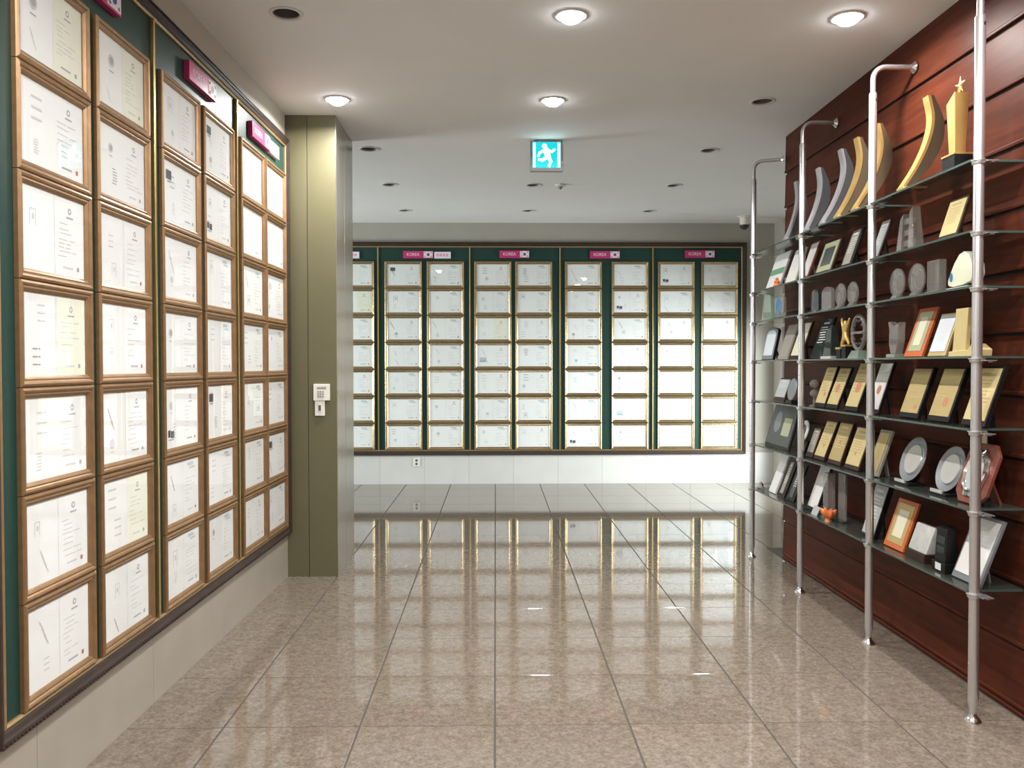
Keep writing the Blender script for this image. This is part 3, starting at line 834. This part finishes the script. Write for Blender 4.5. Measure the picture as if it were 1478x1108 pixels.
horn(5.770, .430, .095, False, 'grey horn trophy beside the third pole on the top shelf')
horn(6.170, .425, .085, False, 'grey horn trophy alone past the third pole on the top shelf')
# gold column trophy
t = award('column_trophy', 1, 2.20, 4.01, 'tall gold column trophy with slanted top on a black block', 'trophy')
MB().box(-.055, .055, -.045, .045, 0, .075).build('base', 'black_lacquer', t, bevel=.003)
MB().box(-.058, .058, -.048, .048, .075, .085).build('base_trim', 'gold_brushed', t, bevel=.002)
MB().add([(-.026,-.026,.085),(.026,-.026,.085),(.026,.026,.085),(-.026,.026,.085),(-.036,-.036,.33),(.036,-.036,.372),(.036,.036,.372),(-.036,.036,.33)],
         [(0,3,2,1),(4,5,6,7),(0,1,5,4),(1,2,6,5),(2,3,7,6),(3,0,4,7)]).build('column', 'gold_brushed', t, bevel=.002)
mb = MB()
for k in range(5):
    a = R(90 + 72*k); mb.tube([(.02, 0, .405), (.02 + .045*math.cos(a), 0, .405 + .045*math.sin(a))], [.010, .001], 8)
mb.tube([(.016, 0, .352), (.02, 0, .405)], .004, 8).build('star', 'gold_brushed', t)

# shelf two
t = award('crystal_trophy', 2, 2.19, 4.445, 'clear crystal trophy like a short ladder on second shelf', 'trophy')
for s in (-1, 1):
    MB().add([(s*.066-.028,-.03,.0),(s*.066+.028,-.03,.0),(s*.066+.028,.03,.0),(s*.066-.028,.03,.0),(s*.05-.018,-.02,.19+.012*s),(s*.05+.018,-.02,.215+.012*s),(s*.05+.018,.02,.215+.012*s),(s*.05-.018,.02,.19+.012*s)],
             [(0,3,2,1),(4,5,6,7),(0,1,5,4),(1,2,6,5),(2,3,7,6),(3,0,4,7)]).build('crystal_post', 'crystal', t, bevel=.002)
for z in (.03, .085, .145):
    MB().box(-.038, .038, -.012, .012, z, z+.03).build('rung', 'crystal', t)
plaque(2, 4.075, .170, .205, 'dark_wood', 'gold_plate', 'narrow gold plaque on dark wood on the second shelf near first pole', lines='gold_plate_dull', tilt=18)
plaque(2, 4.905, .115, .245, 'dark_wood', 'plate_grey', 'small dark plaque with pale panel behind the second pole', X=2.20)
plaque(2, 5.270, .170, .250, 'black_lacquer', 'plate_taupe', 'narrow taupe plaque on black board on the second shelf', side=.030)
plaque(2, 5.640, .290, .232, 'dark_wood', 'picture_dark', 'dark picture plaque with a pale olive mat on second shelf', mat_='olive_mat', lines='picture_dark', nlines=3, side=.022)
plaque(2, 5.985, .150, .270, 'red_wood', 'plate_white', 'white faced plaque on red brown board beside the third pole', side=.012)
plaque(2, 6.270, .210, .262, 'plate_cream', 'plate_white', 'plain white plaque on the far bay of the second shelf', side=.008, bot=.012)
plaque(2, 6.660, .330, .285, 'plate_grey', 'plate_white', 'white plaque with a green band at the far shelf end', band=(.38, .56), side=.006, bot=.008, nlines=3)
t = award('orange_figurine', 2, 2.148, 6.43, 'tiny orange ceramic figurine at the front of second shelf', 'figurine')
MB().lathe([(.0, 0), (.028, 0), (.030, .008), (.018, .022), (.024, .034), (.016, .046), (.0, .052)], 16).build('body', 'orange_glaze', t, True)
MB().lathe([(.0, .046), (.011, .050), (.013, .058), (.008, .067), (.0, .069)], 14).build('head', 'orange_glaze', t, True)

# shelf three: crystal discs and others
def disc_award(lv, Y, d, label, X=2.185, flat=False, stretch=1.0):
    t = award('crystal_disc', lv, X, Y, label, 'trophy')
    T = Matrix.Translation((0, 0, d*stretch/2 + .012)) @ Matrix.Diagonal((1, 1, stretch, 1)) @ Matrix.Rotation(R(90), 4, 'X')
    r = d/2
    MB().lathe([(.0, -.011), (r*.90, -.011), (r, -.005), (r, .005), (r*.90, .011), (.0, .011)], 40, T=T).build('disc', 'crystal', t, True)
    MB().lathe([(r*.60, -.0118), (r*.66, -.0122), (r*.66, -.0118)], 32, T=Matrix.Translation((0,-.0005,0)) @ Matrix.Translation((0, 0, d*stretch/2+.012)) @ Matrix.Diagonal((1,1,stretch,1)) @ Matrix.Rotation(R(-90), 4, 'X') @ Matrix.Diagonal((1,1,-1,1))).build('etching', 'plate_grey', t)
    MB().add([(-r*.5,-.03,0),(r*.5,-.03,0),(r*.5,.03,0),(-r*.5,.03,0),(-r*.32,-.018,.024),(r*.32,-.018,.024),(r*.32,.018,.024),(-r*.32,.018,.024)],
             [(0,3,2,1),(4,5,6,7),(0,1,5,4),(1,2,6,5),(2,3,7,6),(3,0,4,7)]).build('foot', 'crystal', t, bevel=.002)
disc_award(3, 4.567, .158, 'round crystal disc next to the second pole on third shelf')
disc_award(3, 4.355, .160, 'round crystal disc between another disc and a crystal block')
disc_award(3, 5.140, .138, 'slim crystal disc just past the second pole on third shelf', stretch=1.04)
disc_award(3, 5.322, .145, 'slim crystal disc, second past the second pole on third shelf', stretch=1.04)
t = award('crystal_block', 3, 2.185, 4.160, 'upright clear crystal block beside the cream shell trophy', 'trophy')
MB().box(-.058, .058, -.02, .02, .010, .165).build('block', 'crystal', t, bevel=.006)
MB().box(-.066, .066, -.028, .028, 0, .012).build('base', 'crystal', t, bevel=.002)
for y_, w_, m_, lab in ((5.528, .165, 'crystal', 'arched crystal tablet beside the crystal discs on third shelf'), (5.735, .145, 'crystal_dark', 'dim arched crystal tablet beside the third pole on third shelf')):
    t = award('crystal_tablet', 3, 2.185, y_, lab, 'trophy')
    P_ = [(-w_/2, .01), (w_/2, .01), (w_/2, .115)] + [(w_/2*math.cos(a), .115 + .045*math.sin(a)) for a in [R(20*k) for k in range(1, 9)]] + [(-w_/2, .115)]
    MB().prism_y(P_, -.012, .012).build('tablet', m_, t, bevel=.002)
    MB().box(-w_/2-.004, w_/2+.004, -.026, .026, 0, .012).build('base', m_, t, bevel=.002)
    MB().box(w_*.30, w_*.42, -.030, -.022, .002, .016).build('corner_stud', 'chrome', t, bevel=.002)
t = award('shell_trophy', 3, 2.20, 3.925, 'cream rounded shell shaped trophy with a blue oval mark', 'trophy')
P_ = [(-.105, .022), (-.06, .014), (.02, .018), (.09, .03), (.112, .06), (.105, .105), (.075, .155), (.03, .175), (-.01, .165), (-.055, .125), (-.095, .07), (-.112, .04)]
bmsh = MB().prism_y(P_, -.030, .030)
sh = bmsh.build('shell', 'cream_shell', t, bevel=.012, smooth=True)
MB().add([(-.072+.014*math.cos(2*math.pi*k/18), -.0312, .062+.022*math.sin(2*math.pi*k/18)) for k in range(18)], [tuple(range(18))]).build('blue_mark', 'blue_enamel', sh, fix=False)
MB().box(-.09, .09, -.045, .045, 0, .010).build('base', 'silver_plate', t, bevel=.002)
MB().box(-.05, .06, -.02, .02, .010, .024).build('support', 'dark_plastic', t)
t = award('blue_award', 3, 2.185, 6.46, 'clear award with a bright blue oval centre on third shelf', 'trophy')
MB().box(-.10, .10, -.012, .012, .012, .165).build('panel', 'crystal', t, bevel=.004)
MB().box(-.11, .11, -.03, .03, 0, .012).build('base', 'crystal_dark', t, bevel=.002)
MB().lathe([(.0, -.002), (.050, -.002), (.054, 0), (.05, .003), (.0, .004)], 32, T=Matrix.Translation((0, -.014, .095)) @ Matrix.Diagonal((1,1,1.25,1)) @ Matrix.Rotation(R(90), 4, 'X')).build('blue_centre', 'blue_enamel', t, True)
t = award('green_crystal', 3, 2.185, 6.745, 'pale green crystal slab award at the far shelf end', 'trophy')
MB().prism_y([(-.12, .012), (.12, .012), (.10, .20), (-.06, .225)], -.016, .016).build('slab', 'crystal_green', t, bevel=.003)
MB().box(-.13, .13, -.032, .032, 0, .012).build('base', 'crystal_green', t, bevel=.002)

# shelf four
t = award('crystal_vase', 4, 2.185, 4.573, 'wavy topped crystal vase award next to the orange plaque', 'trophy')
P_ = [(-.030, .02), (.030, .02), (.040, .045), (.058, .09), (.060, .15), (.066, .192), (.040, .182), (.012, .170), (-.018, .180), (-.05, .200), (-.060, .195), (-.046, .15), (-.052, .08)]
MB().prism_y(P_, -.020, .020).build('vase', 'crystal', t, bevel=.005)
MB().box(-.048, .048, -.035, .035, 0, .020).build('foot', 'crystal_green', t, bevel=.003)
plaque(4, 4.398, .190, .255, 'orange_wood', 'plate_cream', 'orange framed plaque with green mat and cream panel on fourth shelf', mat_='olive_mat', side=.028, bot=.030, top=.022)
plaque(4, 4.160, .165, .212, 'gold_plate_dull', 'plate_bluewhite', 'pale blue plaque with gold edge on the fourth shelf', side=.012, bot=.022)
t = award('gold_stand_award', 4, 2.18, 3.885, 'gold wooden easel award behind the near pole on fourth shelf', 'trophy')
MB().prism_y([(-.115, .02), (-.005, .02), (.020, .225), (-.085, .225)], .0, .022).build('panel', 'gold_plate', t, bevel=.003)
MB().prism_y([(-.125, 0), (.125, 0), (.130, .03), (.075, .058), (.04, .03), (-.12, .024)], -.015, .05).build('base', 'gold_plate', t, bevel=.003)
MB().prism_x([(.022, .20), (.030, .20), (.085, .02), (.070, .02)], -.05, -.03).build('rear_strut', 'gold_plate', t)
plaque(4, 6.420, .215, .265, 'plate_taupe', 'plate_taupe', 'plain grey brown plaque beside the arched plaque on fourth shelf', lines='plate_taupe', bot=.014)
plaque(4, 6.145, .230, .272, 'dark_wood', 'plate_cream', 'cream faced plaque on dark board crossing behind the third pole', side=.018)
plaque(4, 5.755, .215, .280, 'black_lacquer', 'crystal_dark', 'dark glassy plaque beside the grey obelisk on fourth shelf', lines='ink_mid', side=.02, X=2.19)
t = award('obelisk', 4, 2.19, 5.475, 'dark grey crystal obelisk between dark plaque and gold figure', 'trophy')
MB().add([(-.07,-.035,.018),(.07,-.035,.018),(.07,.035,.018),(-.07,.035,.018),(-.025,-.02,.19),(.04,-.02,.19),(.04,.02,.19),(-.025,.02,.19),(.012,0,.228)],
         [(0,3,2,1),(0,1,5,4),(1,2,6,5),(2,3,7,6),(3,0,4,7),(4,5,8),(5,6,8),(6,7,8),(7,4,8)]).build('shaft', 'crystal_dark', t, bevel=.002)
MB().box(-.078, .078, -.045, .045, 0, .018).build('base', 'silver_plate', t, bevel=.002)
# gold figure
t = award('gold_figure', 4, 2.185, 5.245, 'small gold figure with raised arms on a black base', 'trophy')
MB().box(-.072, -.008, -.03, .03, 0, .060).build('base', 'black_lacquer', t, bevel=.002)
MB().box(.010, .070, -.03, .03, 0, .075).build('base', 'black_lacquer', t, bevel=.002)
MB().box(-.078, -.002, -.034, .034, .060, .072).build('base_trim', 'gold_brushed', t, bevel=.002)
MB().box(.006, .074, -.034, .034, .075, .086).build('base_trim', 'gold_brushed', t, bevel=.002)
me = bpy.data.meshes.new('figure')
sk = [(0,0,.135), (0,0,.165), (.002,0,.200), (0,0,.222), (0,0,.240), (-.030,0,.205), (-.042,-.004,.232), (-.036,-.006,.258), (.032,0,.205), (.058,-.004,.228), (.078,-.006,.250), (-.026,0,.120), (-.036,-.006,.090), (-.040,-.008,.072), (.026,0,.125), (.036,.006,.105), (.040,.004,.086)]
ed = [(0,1),(1,2),(2,3),(3,4),(2,5),(5,6),(6,7),(2,8),(8,9),(9,10),(0,11),(11,12),(12,13),(0,14),(14,15),(15,16)]
me.from_pydata(sk, ed, [])
fo = link('figure', me, t); sm = fo.modifiers.new('skin', 'SKIN')
rad = [.024, .022, .027, .011, .016, .014, .011, .008, .014, .011, .008, .017, .012, .010, .017, .012, .010]
for v, r_ in zip(me.skin_vertices[0].data, rad): v.radius = (r_, r_*.8)
me.skin_vertices[0].data[0].use_root = True
fo.modifiers.new('smooth', 'SUBSURF').levels = 1
me.materials.append(M['gold_brushed'])
# crystal ring
t = award('crystal_ring', 4, 2.185, 5.055, 'round crystal ring award with dark beads behind the second pole', 'trophy')
mb = MB(); pts = [(.088*math.cos(2*math.pi*k/32), 0, .155 + .100*math.sin(2*math.pi*k/32)) for k in range(33)]
mb.tube(pts, .012, 12).build('ring', 'crystal', t, True)
for k in range(10):
    a = 2*math.pi*k/10
    MB().lathe([(.0, -.012), (.009, -.008), (.012, 0), (.009, .008), (.0, .012)], 10, T=Matrix.Translation((.062*math.cos(a), 0, .155 + .072*math.sin(a)))).build('bead', 'dark_plastic', t, True)
MB().box(-.075, .075, -.012, .012, .148, .162).build('crossbar', 'crystal', t)
MB().add([(-.075,-.04,0),(.075,-.04,0),(.075,.04,0),(-.075,.04,0),(-.05,-.022,.048),(.05,-.022,.048),(.05,.022,.048),(-.05,.022,.048)],
         [(0,3,2,1),(4,5,6,7),(0,1,5,4),(1,2,6,5),(2,3,7,6),(3,0,4,7)]).build('foot', 'crystal_green', t, bevel=.002)
# arched plaque
t = award('arched_plaque', 4, 2.185, 6.775, 'arched grey plaque with dark rim at the far end', 'plaque')
T = tiltm(12, .004)
def arch(w, z0, h, n=10):
    return [(-w/2, z0), (w/2, z0), (w/2, z0+h*.86)] + [(w/2*math.cos(math.pi*k/n), z0+h*.86 + h*.14*math.sin(math.pi*k/n)) for k in range(1, n)] + [(-w/2, z0+h*.86)]
MB().prism_y(arch(.28, 0, .265), 0, .020, T=T).build('board', 'black_lacquer', t)
MB().prism_y(arch(.27, .004, .255), -.003, .001, T=T).build('rim', 'emblem_grey', t)
MB().prism_y(arch(.215, .035, .205), -.006, -.002, T=T).build('face_plate', 'plate_bluewhite', t)
MB().prism_x([(.05, .12), (.058, .12), (.105, 0), (.092, 0)], -.03, .03).build('stand', 'black_lacquer', t)

# shelf five
G5 = 'gold plaque on black board, %s on the fifth shelf'
plaque(5, 3.835, .190, .272, 'black_lacquer', 'gold_plate', 'gold plaque on black board behind the near pole on fifth shelf', seal=(0, .10, .09), th=.022)
plaque(5, 4.143, .205, .268, 'black_lacquer', 'gold_plate_dull', 'gold plaque with red seal, middle of three large ones on fifth shelf', seal=(.12, .30, .12), th=.022, side=.012)
plaque(5, 4.445, .205, .268, 'black_lacquer', 'gold_plate_dull', 'gold plaque on black board nearest the white plaque on fifth shelf', seal=(.25, .14, .07), th=.022, side=.012)
plaque(5, 4.875, .165, .300, 'black_lacquer', 'plate_white', 'white plaque with pink seal on black board behind second pole', seal=(.05, .42, .17), tilt=18)
plaque(5, 5.172, .190, .300, 'black_lacquer', 'gold_plate', 'gold plaque with large red seal beside the white plaque', seal=(.05, .45, .20), tilt=20)
plaque(5, 5.470, .185, .268, 'black_lacquer', 'gold_plate', 'gold plaque with red seal between two gold plaques on fifth shelf', seal=(.0, .45, .17), tilt=21)
plaque(5, 5.672, .180, .275, 'black_lacquer', 'gold_plate', 'gold plaque nearest the third pole on the fifth shelf', seal=(.2, .25, .08), tilt=19)
t = award('crystal_balls', 5, 2.215, 5.835, 'two small crystal balls on a stem by the third pole', 'trophy')
MB().lathe([(.0, 0), (.035, 0), (.035, .008), (.008, .016), (.008, .062), (.0, .064)], 20).build('stem', 'crystal', t, True)
for z in (.088, .155):
    MB().lathe([(.0, z-.032), (.018, z-.026), (.030, z-.010), (.030, z+.010), (.018, z+.026), (.0, z+.032)], 20).build('ball', 'crystal', t, True)
plaque(5, 6.50, .240, .180, 'dark_wood', 'plate_grey', 'small grey plaque on brown board in the far bay', bot=.035, nlines=4)
t = award('grey_disc', 5, 2.19, 6.20, 'small grey metal disc on a black stand in far bay', 'trophy')
MB().lathe([(.0, -.006), (.080, -.006), (.085, 0), (.08, .006), (.0, .006)], 36, T=Matrix.Translation((0, 0, .105)) @ Matrix.Rotation(R(80), 4, 'X')).build('disc', 'emblem_grey', t, True)
MB().box(-.06, .06, -.03, .035, 0, .028).build('stand', 'black_lacquer', t, bevel=.003)

# shelf six
def silver_dish(Y, d, label, X=2.235, tilt=19):
    t = award('silver_plate', 6, X, Y, label, 'plate'); r = d/2
    T = tiltm(tilt, .012) @ Matrix.Translation((0, -.012, r)) @ Matrix.Rotation(R(90), 4, 'X')
    MB().lathe([(.0, -.010), (r*.70, -.010), (r, .002), (r, .006), (r*.72, -.004), (r*.66, .0005), (.0, .0015)], 48, T=T).build('rim', 'emblem_grey', t, True)
    MB().lathe([(r*.66, .0010), (r*.64, .006), (r*.40, .0045), (.0, .004)], 48, T=T).build('centre', 'silver_plate', t, True)
    T2 = tiltm(tilt, .004)
    MB().prism_y([(-.075, 0), (.075, 0), (.035, d*.85), (-.035, d*.85)], .004, .014, T=T2).build('easel_back', 'black_lacquer', t)
    MB().box(-.085, .085, -.045, .05, 0, .014).build('easel_foot', 'black_lacquer', t, bevel=.002)
    MB().box(-.055, .055, -.050, -.040, .012, .028).build('name_tab', 'silver_plate', t, bevel=.001)
silver_dish(4.530, .250, 'round silver plate on black easel next to the second pole')
silver_dish(4.150, .235, 'round silver plate on black easel beside the ornate silver dish')
t = award('ornate_dish', 6, 2.185, 3.872, 'scalloped silver dish on a red brown octagonal board', 'plate')
T = tiltm(19, .006); w_, h_ = .250, .290; c_ = .05
MB().prism_y([(-w_/2+c_, 0), (w_/2-c_, 0), (w_/2, c_), (w_/2, h_-c_), (w_/2-c_, h_), (-w_/2+c_, h_), (-w_/2, h_-c_), (-w_/2, c_)], 0, .016, T=T).build('board', 'red_wood', t, bevel=.003)
n = 40; mb = MB(); vs = []
for ring, (k, yy) in enumerate([(1.0, -.002), (.98, -.014), (.84, -.020), (.72, -.010), (.0, -.009)]):
    for i in range(n):
        a = 2*math.pi*i/n; s_ = k*(1 + .045*math.cos(10*a)*(1 if ring < 2 else .6))
        vs.append((.088*s_*math.cos(a), yy, h_/2 + .118*s_*math.sin(a)))
fs = [(r_*n+i, r_*n+(i+1) % n, (r_+1)*n+(i+1) % n, (r_+1)*n+i) for r_ in range(4) for i in range(n)]
mb.add(vs, fs, 0, T).build('dish', 'chrome', t, True)
mb = MB(); mb.add([(.060*math.cos(2*math.pi*i/24), -.0115, h_/2 + .082*math.sin(2*math.pi*i/24)) for i in range(24)], [tuple(range(24))], 0, T).build('dish_centre', 'plate_grey', t, fix=False)
MB().prism_x([(.075, .17), (.082, .17), (.150, 0), (.138, 0)], -.03, .03).build('stand', 'red_wood', t)
t = award('slim_award', 6, 2.352, 4.005, 'slim cream topped award standing behind the ornate silver dish', 'trophy')
MB().box(-.032, .032, -.012, .014, .012, .345).build('post', 'dark_wood', t, bevel=.002)
MB().box(-.030, .030, -.0145, -.011, .262, .338).build('cream_panel', 'plate_cream', t)
MB().box(-.04, .04, -.022, .016, 0, .012).build('base', 'dark_wood', t, bevel=.002)
plaque(6, 4.868, .150, .262, 'plate_taupe', 'gold_plate_dull', 'ochre plaque with grey frame behind the second pole, sixth shelf', side=.022, top=.02, lines='gold_plate_dull')
plaque(6, 5.155, .210, .262, 'dark_wood', 'gold_plate', 'bright gold plaque nearest the second pole on the sixth shelf', seal=(.0, .3, .05))
plaque(6, 5.425, .205, .272, 'dark_wood', 'gold_plate_dull', 'dull gold plaque between two bright ones on the sixth shelf', seal=(.0, .5, .05), lines='gold_plate')
plaque(6, 5.682, .185, .266, 'dark_wood', 'gold_plate', 'bright gold plaque beside the small taupe plaque on sixth shelf', seal=(.1, .3, .06), tilt=21)
plaque(6, 5.855, .125, .205, 'dark_wood', 'plate_taupe', 'small taupe plaque beside the third pole on sixth shelf', bot=.035)
t = award('medallion', 6, 2.235, 6.085, 'round white rimmed medallion on a dark stand by third pole', 'trophy')
T = Matrix.Translation((0, 0, .165)) @ Matrix.Rotation(R(74), 4, 'X')
MB().lathe([(.050, -.006), (.078, -.006), (.084, 0), (.078, .008), (.056, .008), (.050, .002)], 36, T=T).build('rim', 'plate_white', t, True)
MB().lathe([(.0, -.006), (.052, -.006), (.052, .003), (.0, .004)], 30, T=T).build('centre', 'picture_dark', t, True)
MB().prism_x([(-.02, 0), (.05, 0), (.030, .10), (.018, .10)], -.04, .04).build('stand', 'black_lacquer', t, bevel=.002)
t = plaque(6, 6.545, .560, .335, 'black_lacquer', 'picture_dark', 'large black plaque with grey oval emblem in the far bay', lines='picture_dark', tilt=16, side=.02, nlines=0, bot=.02)
T = tiltm(16, .005)
MB().add([(-.10+.075*math.cos(2*math.pi*k/28), -.0046, .20+.085*math.sin(2*math.pi*k/28)) for k in range(28)], [tuple(range(28))], 0, T).build('oval_emblem', 'emblem_grey', t, fix=False)
MB().quad(.03, .20, .10, .24, -.0044, 0, T).build('olive_panel', 'olive_mat', t, fix=False)

# shelf seven
plaque(7, 4.915, .165, .305, 'black_lacquer', 'plate_grey', 'pale grey plaque with black sides behind second pole, lowest shelf', th=.03, side=.006, bot=.012, tilt=17)
plaque(7, 4.598, .225, .262, 'orange_wood', 'plate_cream', 'bright orange framed plaque with gold panel on lowest shelf', mat_='gold_plate_dull', side=.024, bot=.028, top=.024)
t = award('stone_block', 7, 2.185, 4.335, 'grey stone wedge with dark base between orange plaque and tower', 'trophy')
MB().prism_x([(.0, .045), (.050, .185), (.090, .175), (.105, .045)], -.095, .095).build('stone', 'stone_grey', t, bevel=.010, smooth=True)
MB().box(-.10, .10, -.010, .11, 0, .045).build('base', 'dark_wood', t, bevel=.003)
t = award('black_tower', 7, 2.175, 4.085, 'black lacquer tower award with pale label on lowest shelf', 'trophy')
MB().prism_x([(.0, .05), (.012, .215), (.055, .225), (.070, .05)], -.050, .050).build('tower', 'black_lacquer', t, bevel=.003)
MB().box(-.062, .062, -.008, .08, 0, .05).build('base', 'black_lacquer', t, bevel=.003)
MB().box(-.026, .026, -.0095, -.006, .010, .044).build('label', 'plate_white', t)
for z in (.09, .14): MB().prism_x([(z*.0727-.0055, z), (z*.0727-.001, z), (z*.0727+.0015, z+.035), (z*.0727-.003, z+.035)], -.035, .035).build('inset', 'crystal_dark', t)
plaque(7, 3.880, .235, .298, 'emblem_grey', 'plate_white', 'large white certificate plaque in grey metal frame on lowest shelf', tilt=21, side=.016, bot=.030, top=.016)
plaque(7, 5.805, .185, .320, 'black_lacquer', 'plate_white', 'long white plaque on black board beside third pole, lowest shelf', side=.012, tilt=19)
t = award('grey_crystal', 7, 2.20, 5.525, 'tall grey crystal post behind the orange ornament', 'trophy')
MB().box(-.042, .042, -.025, .025, .014, .30).build('post', 'crystal', t, bevel=.004)
MB().box(-.052, .052, -.034, .034, 0, .014).build('base', 'crystal', t, bevel=.002)
t = award('clear_panel', 7, 2.235, 5.395, 'thin clear acrylic panel award beside the grey crystal post', 'trophy')
MB().box(-.055, .055, -.006, .006, .012, .315).build('panel', 'crystal', t, bevel=.001)
MB().box(-.06, .06, -.022, .022, 0, .012).build('base', 'crystal_dark', t, bevel=.002)
t = award('orange_ornament', 7, 2.156, 5.425, 'orange glazed rosette ornament at the front of the lowest shelf', 'ornament')
for k in range(6):
    a = 2*math.pi*k/6
    T = Matrix.Translation((.040*math.cos(a), .022*math.sin(a), .050)) @ Matrix.Rotation(a, 4, 'Z') @ Matrix.Rotation(R(38), 4, 'Y') @ Matrix.Diagonal((.75, .6, 1, 1))
    MB().lathe([(.0, -.042), (.016, -.032), (.026, -.008), (.022, .018), (.010, .034), (.0, .040)], 14, T=T).build('petal', 'orange_glaze', t, True)
MB().lathe([(.0, 0), (.024, 0), (.020, .012), (.014, .030), (.022, .055), (.014, .070), (.0, .074)], 18).build('body', 'orange_glaze', t, True)
t = award('white_wedge', 7, 2.150, 5.665, 'small white paper name card at the front of lowest shelf', 'card')
MB().prism_x([(0, 0), (.004, 0), (.028, .050), (.052, 0), (.056, 0), (.030, .056), (.026, .056)], -.05, .05).build('card', 'plate_grey', t)
plaque(7, 6.640, .150, .310, 'plate_white', 'plate_white', 'slim white plaque leaning at the far end of lowest shelf', tilt=21, side=.006, bot=.010, lines='ink_pale')
plaque(7, 6.440, .165, .272, 'black_lacquer', 'plate_taupe', 'dark plaque with slim taupe face beside the leaning white plaque', tilt=21, side=.05)
plaque(7, 6.235, .165, .272, 'black_lacquer', 'picture_dark', 'dark plaque with dim face, last before third pole on lowest shelf', tilt=21, side=.045)
t = award('crystal_cluster', 7, 2.150, 6.815, 'small bright crystal cluster at the far tip of lowest shelf', 'trophy')
for k, (dx, dz, rr) in enumerate([(-.035, .0, .022), (.0, .0, .030), (.036, .0, .020)]):
    MB().lathe([(.0, 0), (rr*.8, 0), (rr, rr*.7), (rr*.6, rr*1.7), (.0, rr*2.2)], 7, T=Matrix.Translation((dx, .004*k, dz))).build('crystal', 'chrome' if k == 1 else 'crystal', t)
